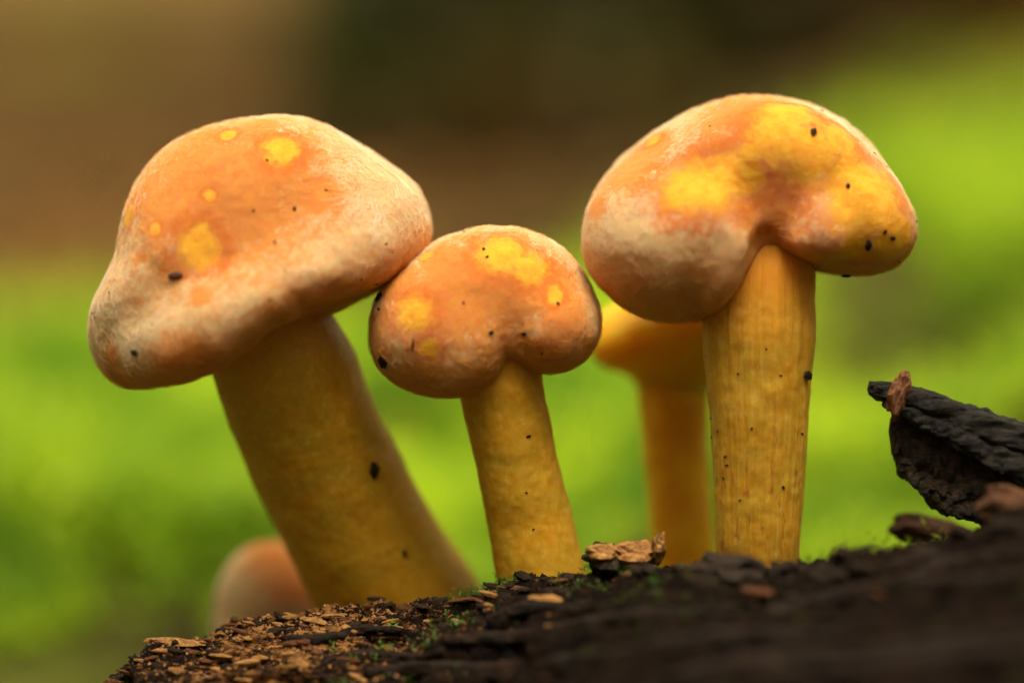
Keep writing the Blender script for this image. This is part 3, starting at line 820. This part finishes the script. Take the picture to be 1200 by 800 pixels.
def build_stem(root, pts, mat, seed=0, ex=1.0, top=1.0, flute=0.0, bumps=1.0):
    """pts: (px, py, depth, half width px) from under the cap to the base"""
    pts = np.array(pts, float); cc = C(pts[:, 0], pts[:, 1], pts[:, 2]); rr = pts[:, 3] * (1 + pts[:, 2] / DP)
    L = np.concatenate([[0], np.cumsum(np.linalg.norm(np.diff(cc, axis=0), axis=1))])
    n = 220; t = np.linspace(0, L[-1], n)
    ker = np.exp(-0.5 * (np.arange(-14, 15) / 7.0) ** 2); ker /= ker.sum()
    def sm(v):
        u = np.interp(t, L, v); e = np.concatenate([2 * u[0] - u[14:0:-1], u, 2 * u[-1] - u[-2:-16:-1]]); return np.convolve(e, ker, 'valid')
    P = np.stack([sm(cc[:, k]) for k in range(3)], -1); R = sm(rr)
    T = np.gradient(P, axis=0); T /= np.linalg.norm(T, axis=1, keepdims=True)
    A = np.cross(T, np.array([0, 0, 1.0])); A /= np.linalg.norm(A, axis=1, keepdims=True); B = np.cross(T, A)
    m = 160; ph = np.linspace(0, 2 * np.pi, m, endpoint=False)
    D = A[:, None] * np.cos(ph)[None, :, None] + B[:, None] * ex * np.sin(ph)[None, :, None]
    V = P[:, None] + D * R[:, None, None]
    along = 1 - t / L[-1]
    uv = np.stack([np.cos(ph)[None] * R.mean() + 0 * t[:, None], np.sin(ph)[None] * R.mean() + 0 * t[:, None], t[:, None] + 0 * ph[None]], -1)
    dis = bumps * (2.2 * fbm(V / 45, 3, seed) + 0.6 * fbm(V / 10, 2, seed + 4))
    if flute: dis = dis + flute * fbm(uv * np.array([1 / 7, 1 / 7, 1 / 160]), 4, seed + 9)
    V = V + D * dis[..., None]
    o = part('stem', to_world(V).reshape(-1, 3), grid_faces(n, m, True), mat, root)
    vattr(o.data, 'mm', uv.reshape(-1, 3) * S * 1000 + seed * 7.1)
    fattr(o.data, 'along', np.repeat(along, m))
    return o

def mushroom(px, py, d, label):
    o = empty('mushroom', to_world(C(px, py, d))); tag(o, label, 'mushroom', 'pale orange mushrooms growing on the log'); return o

# --- left mushroom, tilted bell cap
m1 = mushroom(470, 715, 190, 'largest leftmost mushroom leaning left with a wide bell shaped cap')
OUT1 = [(148, 457), (122, 440), (108, 415), (102, 385), (108, 352), (122, 325), (135, 298), (141, 270), (147, 243), (160, 213), (178, 188), (212, 161), (258, 145), (300, 138), (335, 136), (370, 142), (410, 163),
        (450, 188), (480, 209), (498, 235), (506, 265), (503, 292), (486, 315), (460, 333), (420, 353), (370, 372), (320, 394), (275, 424), (240, 442), (190, 454)]
def f1(p):
    k = 1.0
    dz = 55.0
    e = sd_ell(p, C(268, 275, dz), (124, 134, 118), 0.0)
    e = smin(e, sd_ell(p, C(338, 262, dz), (112, 124, 115)), 40)
    e = smin(e, sd_ell(p, C(300, 335, dz), (190, 62, 128), -0.42), 50)
    e = smin(e, sd_ell(p, C(158, 345, dz), (46, 72, 96), 0.3), 44)
    e = smin(e, sd_ell(p, C(196, 300, dz), (60, 84, 116), 0.2), 50)
    cx, cy = 302, 340; rr = 160; a = -0.42
    N_ = 20
    ring = []
    for i in range(N_):
        t = 2 * math.pi * i / N_
        u = rr * math.cos(t); v = 118 * math.sin(t)
        lump = 3 * math.sin(3 * t + 1)
        ring.append((C(cx + u * math.cos(a), cy + u * math.sin(a) + 14 * (-math.sin(t)) + 4 * math.sin(2 * t), dz + v), 42 + lump))
    tor = None
    for i in range(N_):
        s = sd_cap(p, ring[i][0], ring[(i + 1) % N_][0], ring[i][1], ring[(i + 1) % N_][1])
        tor = s if tor is None else np.minimum(tor, s)
    e = smin(e, tor, 26)
    e = smax(e, -sd_ell(p, C(355, 455, dz), (115, 55, 80), -0.42), 20)
    return e
lo = np.array([80, 110, -125]) - np.array([600, 400, 0]); hi = np.array([530, 490, 245]) - np.array([600, 400, 0])
lo[:2] = lo[:2] * 1.05; hi[:2] = hi[:2] * 1.0
cap1, bv1 = build_cap(m1, f1, lo, hi, 3.0, OUT1, (300, 300),
    orange=[(260, 215, 140), (240, 200, 80), (190, 235, 55), (330, 180, 60), (180, 215, 30), (245, 160, 45), (300, 150, 40), (190, 268, 14), (235, 345, 18), (152, 250, 20),
            (130, 415, 22, 0.6), (370, 225, 40), (255, 285, 45), (215, 415, 30, 1.6), (165, 300, 13)],
    yellow=[(329, 175, 25), (232, 290, 30), (151, 251, 16), (268, 158, 12), (237, 268, 10), (245, 228, 8), (182, 268, 8)],
    fib=9000, axis=(-0.41, -0.91, -0.1), seed=1)
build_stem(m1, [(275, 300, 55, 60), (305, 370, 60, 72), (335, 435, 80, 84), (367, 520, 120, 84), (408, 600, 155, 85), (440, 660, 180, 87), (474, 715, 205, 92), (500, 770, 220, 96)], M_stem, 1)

# --- middle mushroom, heart shaped cap with a notch
m2 = mushroom(640, 690, 50, 'middle mushroom with a small heart shaped cap notched at the bottom')
OUT2 = [(432, 400), (434, 370), (444, 342), (468, 315), (500, 291), (540, 272), (580, 266), (620, 271), (655, 288), (680, 314), (697, 345), (705, 372), (702, 398), (685, 424), (655, 437), (625, 436), (606, 429),
        (597, 427), (586, 440), (562, 458), (520, 466), (485, 460), (455, 444), (438, 422)]
def f2(p):
    e = sd_ell(p, C(500, 385, 15), (69, 76, 74))
    e = smin(e, sd_ell(p, C(560, 352, 35), (92, 84, 88)), 26)
    e = smin(e, sd_ell(p, C(620, 355, 35), (84, 78, 80)), 26)
    e = smin(e, sd_ell(p, C(648, 385, 2), (50, 52, 58)), 22)
    e = smin(e, sd_ell(p, C(550, 405, -4), (46, 55, 58)), 30)
    e = smax(e, -sd_cap(p, C(597, 475, -78), C(603, 396, -82), 28, 11), 24)
    e = smax(e, -sd_cap(p, C(606, 500, 20), C(606, 448, 20), 60, 20), 14)
    e = smax(e, -sd_cap(p, C(458, 480, -70), C(500, 440, -90), 6, 6), 20)
    return e
lo = np.array([405, 235, -110]) - np.array([600, 400, 0]); hi = np.array([735, 495, 155]) - np.array([600, 400, 0])
hi[0] *= 1.05; lo = lo - 8
cap2, bv2 = build_cap(m2, f2, lo, hi, 2.4, OUT2, (570, 360),
    orange=[(520, 305, 42), (560, 320, 45), (640, 330, 60), (600, 300, 50), (655, 350, 30), (490, 360, 40), (470, 330, 36), (505, 405, 28), (560, 370, 22), (640, 410, 28), (445, 380, 34), (570, 330, 90, 1.3), (520, 360, 60), (660, 370, 40)],
    yellow=[(588, 297, 30, 1.15), (620, 312, 26), (650, 345, 16, 0.7), (484, 368, 26), (503, 408, 15), (500, 300, 10)],
    fib=5200, axis=(-0.2, -0.98, -0.1), seed=2, fib_len=22)
build_stem(m2, [(578, 380, 30, 50), (584, 430, 30, 51), (592, 480, 35, 49), (606, 540, 42, 48), (620, 605, 50, 49), (634, 670, 55, 52), (642, 730, 60, 58)], M_stem, 2)

# --- right mushroom, cap folded round its striped stem
m3 = mushroom(890, 690, 30, 'right mushroom with a striped stem and a folded kidney shaped cap')
OUT3 = [(681, 290), (683, 258), (698, 222), (722, 190), (755, 163), (790, 141), (832, 121), (880, 112), (930, 117), (970, 131), (1005, 154), (1038, 193), (1062, 228), (1076, 262), (1070, 295), (1045, 319), (1010, 325),
        (975, 323), (950, 318), (905, 330), (865, 350), (850, 366), (820, 376), (780, 379), (740, 368), (705, 340), (688, 315)]
def f3(p):
    e = sd_ell(p, C(880, 235, 75), (178, 120, 120))
    e = smin(e, sd_ell(p, C(770, 285, 15), (88, 92, 88)), 40)
    e = smin(e, sd_ell(p, C(838, 272, -38), (46, 64, 46)), 32)
    e = smin(e, sd_ell(p, C(1005, 252, 20), (68, 72, 76)), 34)
    e = smin(e, sd_ell(p, C(958, 268, -24), (38, 46, 44)), 20)
    e = smin(e, sd_ell(p, C(900, 190, 0), (110, 62, 62)), 26)
    e = smax(e, -sd_cap(p, C(910, 410, -62), C(903, 292, -52), 46, 22), 18)      # the fold in front
    e = smax(e, -sd_cap(p, C(890, 420, 60), C(893, 300, 40), 75, 52), 16)
    e = smax(e, -sd_ell(p, C(908, 232, -90), (40, 44, 30)), 34)
    return e
lo = np.array([650, 80, -110]) - np.array([600, 400, 0]); hi = np.array([1115, 400, 240]) - np.array([600, 400, 0])
hi[0] = 515 * 1.06; lo[1] = -345; hi[1] = 10
cap3, bv3 = build_cap(m3, f3, lo, hi, 3.0, OUT3, (880, 240),
    orange=[(760, 175, 45), (845, 190, 60), (930, 190, 60), (900, 150, 70), (990, 180, 55), (920, 210, 50), (810, 225, 50), (725, 205, 16), (1060, 300, 25), (960, 150, 40), (880, 215, 40), (912, 212, 60), (905, 240, 60), (905, 262, 50), (1040, 230, 50), (720, 350, 18), (740, 200, 55), (905, 275, 40), (880, 125, 90), (1000, 150, 60), (700, 240, 25)],
    yellow=[(820, 218, 42, 1.25), (860, 205, 34, 1.3), (915, 160, 44), (950, 180, 44), (1012, 230, 60, 0.9), (1048, 280, 38), (925, 132, 36), (985, 165, 30), (1000, 290, 26), (765, 165, 12), (880, 180, 18), (990, 200, 22)],
    fib=4500, axis=(0.05, -0.99, -0.1), seed=3, fib_len=22)
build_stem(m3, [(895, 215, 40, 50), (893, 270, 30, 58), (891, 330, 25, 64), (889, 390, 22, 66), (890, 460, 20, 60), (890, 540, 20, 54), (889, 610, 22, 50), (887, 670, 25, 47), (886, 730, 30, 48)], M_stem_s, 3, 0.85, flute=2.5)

# --- mushroom behind, between the middle and right ones
m4 = mushroom(800, 700, 260, 'blurred orange mushroom standing behind between the middle and right ones')
def f4(p):
    e = sd_ell(p, C(800, 385, 258), (112, 48, 105))
    e = smin(e, sd_ell(p, C(730, 402, 240), (42, 36, 60)), 20)
    e = smin(e, sd_ell(p, C(870, 400, 250), (42, 36, 60)), 20)
    e = smin(e, sd_cap(p, C(788, 480, 252), C(790, 400, 252), 34, 72), 24)
    return e
lo = C(655, 305, 120); hi = C(955, 525, 400)
build_cap(m4, f4, lo, hi, 4.0, None, None, orange=[(740, 400, 120), (700, 400, 60)], yellow=[(760, 425, 40), (720, 410, 30)], seed=4, axis=(0, -1, 0),
    rim=lambda V, n: np.clip(0.3 - n[:, 1] * -0.6, 0, 1), mat=M_glow)
build_stem(m4, [(788, 420, 252, 50), (789, 455, 252, 43), (791, 520, 252, 38), (797, 600, 254, 37), (804, 670, 258, 38), (808, 760, 260, 42)], M_glow_stem, 4)

# --- young button behind the left stem
m5 = mushroom(322, 770, 330, 'small blurred pale button mushroom half hidden behind the leftmost stem')
def f5(p):
    e = sd_ell(p, C(322, 706, 330), (76, 80, 76), -0.15)
    e = smin(e, sd_ell(p, C(314, 740, 330), (70, 40, 70)), 20)
    return e
lo = C(215, 595, 220); hi = C(430, 815, 440)
build_cap(m5, f5, lo, hi, 4.0, None, None, orange=[(325, 640, 60), (345, 670, 50)], yellow=[], seed=5, rim=lambda V, n: np.clip(n[:, 1] * 0.6, 0, 1))
build_stem(m5, [(325, 740, 335, 30), (328, 790, 335, 32), (332, 850, 340, 34)], M_stem, 5)

# ------------------------------------------------------------------ specks of soil, a seed
def lump_mesh(name, seed, mat, sub=2): return crumb_mesh(name, seed, mat, 0.7, 1.3, sub)
SPK = [lump_mesh('soil_speck', s + 60, M_speck, 1) for s in range(5)]
bpy.context.view_layer.update()
stems = {m: [c for c in m.children if c.name.startswith('stem')][0] for m in (m1, m2, m3)}
BV = {'c1': bv1, 'c2': bv2, 'c3': bv3, 's1': bvh_of([stems[m1]]), 's2': bvh_of([stems[m2]]), 's3': bvh_of([stems[m3]])}
def speck(where, px, py, r, label, group=None, scl=(1.2, 1, 0.7), name='soil_speck', me=None, rot=None):
    loc, nor = hit(BV[where], px, py)
    if loc is None:
        c = {'c1': (300, 300), 'c2': (570, 360), 'c3': (880, 240)}.get(where, (px, py))
        for k in range(1, 9):
            q = 1 - k * 0.012; loc, nor = hit(BV[where], c[0] + (px - c[0]) * q, c[1] + (py - c[1]) * q)
            if loc is not None: break
    if loc is None: return
    o = place(name, me or random.choice(SPK), loc + nor * r * S * 0.30, r * S, None, None, scl)
    q = nor.to_track_quat('Z', 'Y'); o.rotation_mode = 'QUATERNION'
    from mathutils import Quaternion
    o.rotation_quaternion = q @ Quaternion((0, 0, 1), rot if rot is not None else random.uniform(0, 6.28))
    tag(o, label, 'soil speck' if name == 'soil_speck' else 'seed', group)
SEEDM = crumb_mesh('seed', 90, M_seed, 0.55, 1.0, 3)
for v in SEEDM.vertices: v.co = Vector((v.co.normalized().x, v.co.normalized().y, v.co.normalized().z * 0.7))
SEEDM.polygons.foreach_set('use_smooth', np.full(len(SEEDM.polygons), True))
speck('c1', 206, 323, 5.6, 'oval brown seed lying on the front of the leftmost cap', None, (1.6, 0.8, 0.8), 'seed', SEEDM, 0.1)
speck('c2', 450, 423, 7.5, 'large black soil speck low on the left lobe of the middle cap')
speck('c2', 445, 349, 5.5, 'black soil speck where the middle cap touches the leftmost cap')
speck('c2', 484, 404, 3.6, 'thin black splinter on the left lobe of the middle cap', None, (2.0, 0.4, 0.4))
speck('s1', 438, 551, 8, 'round black soil speck halfway down the leftmost stem')
speck('s1', 474, 648, 4, 'faint dark speck near the foot of the leftmost stem')
speck('s3', 945, 440, 7, 'black square crumb stuck on the right edge of the striped stem', None, (1.1, 0.9, 0.7))
speck('c3', 1018, 287, 5, 'largest black speck on the right lobe of the folded cap')
speck('c3', 953, 155, 5, 'black speck near the top of the folded cap')
speck('c3', 992, 322, 5, 'black speck hanging under the right lobe of the folded cap')
speck('c1', 158, 413, 4, 'black speck low on the left side of the leftmost cap')
SPL = {
    (108, 367): 'upper of two tiny black specks on the left edge of the leftmost cap', (112, 372): 'lower of two tiny black specks on the left edge of the leftmost cap',
    (102, 394): 'tiny black speck at the outermost left edge of the leftmost cap', (128, 343): 'tiny black speck on the left shoulder of the leftmost cap',
    (345, 245): 'tiny black speck in the pale felt right of the orange crown of the leftmost cap', (313, 188): 'tiny speck just below the upper yellow patch of the leftmost cap',
    (144, 457): 'black speck hanging under the lower left rim of the leftmost cap', (452, 286): 'tiny speck on the pale right shoulder of the leftmost cap',
    (440, 333): 'tiny black speck low on the right rim of the leftmost cap, nearest the middle cap', (297, 247): 'tiny speck in the middle of the orange crown of the leftmost cap',
    (575, 390): 'round black speck left of the notch of the middle cap', (614, 391): 'round black speck right of the notch of the middle cap',
    (567, 292): 'upper of two tiny specks on the yellow patch of the middle cap', (571, 301): 'lower of two tiny specks on the yellow patch of the middle cap',
    (543, 355): 'tiny speck in the centre of the middle cap', (654, 356): 'tiny black speck on the right half of the middle cap',
    (444, 362): 'small black speck at the upper left edge of the middle cap', (586, 444): 'black speck in the notch under the middle cap',
    (635, 414): 'tiniest speck low on the right lobe of the middle cap', (544, 272): 'tiny black speck on the top outline of the middle cap',
    (994, 218): 'dark speck in the middle of the right yellow patch of the folded cap', (1046, 279): 'right speck of the trio low on the right lobe of the folded cap',
    (1037, 272): 'top speck of the trio low on the right lobe of the folded cap', (963, 131): 'black speck on the top outline of the folded cap',
    (1076, 260): 'black speck on the outermost right edge of the folded cap', (832, 148): 'tiniest speck at the upper left of the folded cap',
    (1054, 307): 'tiny speck near the lower right rim of the folded cap', (1025, 180): 'tiny speck high on the right outline of the folded cap',
    (881, 502): 'tiny black speck in the middle of the striped stem', (918, 571): 'tiny dark speck on the right half of the striped stem, low down',
    (619, 511): 'black speck high on the middle stem', (617, 577): 'tiny speck halfway down the middle stem', (625, 620): 'tiny speck low on the middle stem'}
for wh, lab, grp, L in (
    ('c1', 'tiny black speck of soil on the leftmost cap', 'tiny specks on the leftmost cap',
     [(108, 367, 2.5), (112, 372, 2), (102, 394, 2.5), (128, 343, 2), (345, 245, 3), (313, 188, 2), (322, 284, 2.2), (334, 318, 2), (317, 351, 2.2), (332, 380, 2.2), (423, 328, 2.2), (440, 333, 2.4), (452, 286, 2), (297, 247, 2), (144, 457, 3), (382, 223, 2)]),
    ('c2', 'tiny black speck of soil on the middle cap', 'tiny specks on the middle cap',
     [(575, 390, 4), (614, 391, 3.5), (567, 292, 2.6), (571, 301, 2.4), (543, 355, 2), (654, 356, 2.4), (444, 362, 3), (586, 444, 3.5), (635, 414, 1.8), (544, 272, 2.4)]),
    ('c3', 'tiny dark speck of soil on the folded cap', 'tiny specks on the folded cap',
     [(994, 218, 3.4), (1046, 279, 4), (1037, 272, 3.4), (1025, 180, 2.4), (1045, 194, 2.4), (1076, 260, 3), (963, 131, 3.4), (832, 148, 1.8), (1054, 307, 2)]),
    ('s3', 'tiny black speck on the striped stem', 'tiny specks on the striped stem',
     [(833, 490, 2.2), (834, 512, 2.2), (841, 505, 2), (827, 445, 2), (881, 502, 2), (865, 438, 1.6), (867, 586, 1.8), (940, 508, 2), (918, 571, 2.4), (898, 409, 1.6), (915, 440, 1.8), (850, 535, 2), (852, 545, 2), (848, 560, 2)]),
    ('s2', 'tiny dark speck on the middle stem', 'tiny specks on the middle stem',
     [(619, 511, 3), (617, 577, 1.8), (625, 620, 1.8), (560, 560, 1.6)])):
    for px, py, r in L: speck(wh, px, py, r * 0.78, SPL.get((px, py), lab), grp)

# ------------------------------------------------------------------ bark fragment at the right, with a crumb on it
def slab(name, top, depth, mat, root, seed, rough=3.0, fibre=True):
    """a splinter of bark: top line points (px, py, d, thickness px, width px)"""
    T = np.array(top, float); n = 150; m = 72
    t = np.linspace(0, 1, n); u = np.linspace(0, 1, len(T))
    px, py, d, th, wd = [np.interp(t, u, T[:, k]) for k in range(5)]
    c = C(px, py, d)
    ph = np.linspace(0, 2 * np.pi, m, endpoint=False)
    cs = np.sign(np.cos(ph)) * np.abs(np.cos(ph)) ** 0.55; sn = np.sign(np.sin(ph)) * np.abs(np.sin(ph)) ** 0.55
    V = c[:, None] + np.stack([0 * cs[None] + 0 * wd[:, None], th[:, None] * sn[None], wd[:, None] * cs[None]], -1)
    q = V * np.array([0.18, 1.0, 1.0])
    cut = rough * (fbm(q / 9, 4, seed) * 2.6 + fbm(V / 7, 3, seed + 2) * 0.8 + 1.6 * np.clip(fbm(V / 22, 2, seed + 6), -1, 0.2))
    D = V - c[:, None]; D /= np.linalg.norm(D, axis=-1, keepdims=True) + 1e-6
    V = V + D * cut[..., None]
    V = V.reshape(-1, 3); F = grid_faces(n, m, True)
    k = len(V); V = np.concatenate([V, [c[0] + np.array([-3, 0, 0])], [c[-1]]])
    caps = [(k, (j + 1) % m, j, j) for j in range(m)] + [(k + 1, (n - 1) * m + j, (n - 1) * m + (j + 1) % m, (n - 1) * m + (j + 1) % m) for j in range(m)]
    tri = np.array([c_[:3] for c_ in caps])
    Ft = np.concatenate([F[:, [0, 1, 2]], F[:, [0, 2, 3]], tri])
    o = part(name, to_world(V), Ft, mat, root); vattr(o.data, 'mm', V * S * 1000); return o
def bark_fragment():
    m, nt, b, out = newmat('charred_bark'); N = NB(nt); P = N.attr('mm', True)
    g = N.map(P, (0.5, 2.4, 2.4), rot=(0, 0, -0.42)); n1 = N.noise(g, 1.2, 6, 0.7); n2 = N.noise(P, 5, 5, 0.7)
    c = N.mix(N.rng(n1, 0.4, 0.65), (0.006, 0.005, 0.005), (0.034, 0.029, 0.028))
    c = N.mix(N.rng(n2, 0.60, 0.72), c, (0.14, 0.065, 0.03))
    nt.links.new(c, b.inputs['Base Color']); b.inputs['Roughness'].default_value = 0.6; b.inputs['Specular IOR Level'].default_value = 0.3
    nt.links.new(N.bump(n1, 0.0009, 1.0), b.inputs['Normal'])
    m2_, nt, b, out = newmat('brown_inner_bark'); N = NB(nt); P = N.attr('mm', True)
    n1 = N.noise(P, 1.5, 6, 0.7)
    nt.links.new(N.mix(N.rng(n1, 0.42, 0.66), (0.005, 0.0035, 0.003), (0.06, 0.024, 0.010)), b.inputs['Base Color']); b.inputs['Roughness'].default_value = 0.7
    nt.links.new(N.bump(n1, 0.0006, 0.9), b.inputs['Normal'])
    root = empty('bark_fragment', to_world(C(1180, 615, -20)))
    tag(root, 'charred black splinter of bark jutting up left from the log at the right edge', 'bark')
    slab('bark_ridge', [(1019, 456, 4, 7, 12), (1034, 458, 4, 11, 20), (1062, 466, 0, 15, 26), (1100, 480, -6, 17, 32), (1150, 500, -12, 18, 34), (1215, 524, -18, 22, 36), (1290, 560, -30, 26, 40)], 30, m, root, 3, 2.4)
    slab('bark_ridge', [(1036, 474, -2, 5, 14), (1075, 490, -12, 12, 18), (1120, 512, -20, 16, 22), (1170, 538, -28, 17, 22), (1215, 558, -34, 20, 24), (1290, 600, -46, 24, 26)], 30, m, root, 13, 2.4)
    slab('bark_ridge', [(1062, 470, 22, 10, 10), (1130, 488, 20, 12, 14), (1160, 494, 16, 10, 14), (1210, 512, 12, 14, 18), (1290, 545, 0, 20, 26)], 30, m, root, 33, 3.0)
    slab('inner_bark', [(1044, 505, 16, 16, 10), (1052, 522, 14, 30, 14), (1078, 536, 10, 42, 18), (1108, 552, 6, 50, 20), (1145, 566, 0, 46, 22), (1200, 580, -6, 50, 26), (1280, 605, -20, 60, 30)], 30, m2_, root, 23, 4.5)
    cm = crumb_mesh('bark_crumb', 7, chip_material('brown_crumb', (0.34, 0.15, 0.08), (0.20, 0.08, 0.04)), 0.75, 1.0, 3)
    o = place('bark_crumb', cm, to_world(C(1053, 462, -20)), 14.5 * S, None, (0.1, 0.12, 0.3), (0.95, 0.8, 2.5))
    tag(o, 'rough reddish brown crumb standing on the tip of the charred bark splinter', 'crumb')
    dark = crumb_mesh('bark_chunk', 33, M_dark, 0.9, 1.2, 3, False)
    tb = crumb_mesh('bark_chunk', 34, chip_material('dark_brown_bark', (0.11, 0.045, 0.018), (0.05, 0.02, 0.010)), 0.85, 1.2, 3, False)
    tt = crumb_mesh('bark_chunk', 35, M_tan, 1.0, 1.2, 3, False)
    for me, px, py, d, s, sc_, lab in (
        (dark, 712, 655, -30, 22, (0.9, 1, 0.9), 'black lump of bark on the log crest right of the middle stem'),
        (tt, 742, 650, -30, 16, (1.5, 1, 1.0), 'tan and black crumbly wood chunk in front of the blurred back stem'),
        (tt, 706, 648, -42, 13, (1.2, 1, 0.8), 'rounded tan wood chunk capping the black lump beside the middle stem'),
        (tt, 772, 642, -34, 9, (0.7, 1, 2.0), 'small upright tan wood chip at the right end of the crumbly chunk'),
        (tb, 1190, 594, -110, 26, (1.4, 1, 1), 'blurred reddish brown bark chunk below the charred splinter'),
        (tb, 1085, 620, 110, 22, (1.8, 1, 0.9), 'blurred reddish brown bark chunk in the moss left of the splinter'),
        (dark, 860, 668, -110, 24, (1.5, 1, 0.8), 'blurred black bark lump in front of the striped stem')):
        o = place('bark_chunk', me, to_world(C(px, py, d)), s * S, None, (0.2, 0.1, random.uniform(-.4, .4)), sc_); tag(o, lab, 'bark', 'loose bark chunks on the log')
bark_fragment()

def strips():
    """long weathered splinters lying along the front of the log"""
    m, nt, b, out = newmat('brown_wood_splinter'); N = NB(nt); P = N.attr('mm', True)
    n1 = N.noise(N.map(P, (0.12, 1.2, 1.2)), 0.9, 6, 0.7)
    nt.links.new(N.mix(N.rng(n1, 0.36, 0.64), (0.004, 0.0025, 0.002), (0.018, 0.007, 0.0035)), b.inputs['Base Color']); b.inputs['Roughness'].default_value = 0.75
    b.inputs['Specular IOR Level'].default_value = 0.2
    nt.links.new(N.bump(n1, 0.0005, 0.9), b.inputs['Normal'])
    def nearest(px, py):
        loc, nor = hit(LOG_BVH, px, py)
        return None if loc is None else from_world(np.array(loc))
    for k, (x0, y0, x1, y1, th) in enumerate(((520, 748, 860, 716, 8), (640, 775, 1010, 735, 10), (900, 712, 1230, 668, 10), (760, 800, 1230, 738, 13), (430, 790, 720, 772, 9), (880, 790, 1230, 770, 14),
                                             (330, 748, 470, 738, 6), (1000, 690, 1230, 640, 8), (560, 722, 700, 706, 7), (380, 775, 520, 762, 6))):
        pts = []
        for t in np.linspace(0, 1, 9):
            c = nearest(x0 + (x1 - x0) * t, y0 + (y1 - y0) * t + 5 * math.sin(t * 7 + k))
            if c is not None:
                q = proj(c); e = th * (0.25 + math.sin(math.pi * min(max(t, 0.04), 0.96)) ** 0.5 * 0.75)
                pts.append((q[0], q[1], c[2], e, e * 1.5))
        if len(pts) > 3:
            P_ = np.array(pts); P_[1:-1, 2] = (P_[:-2, 2] + P_[1:-1, 2] * 2 + P_[2:, 2]) / 4
            slab('wood_splinter', P_, 0, m, LOG, 50 + k, 1.6)
strips()
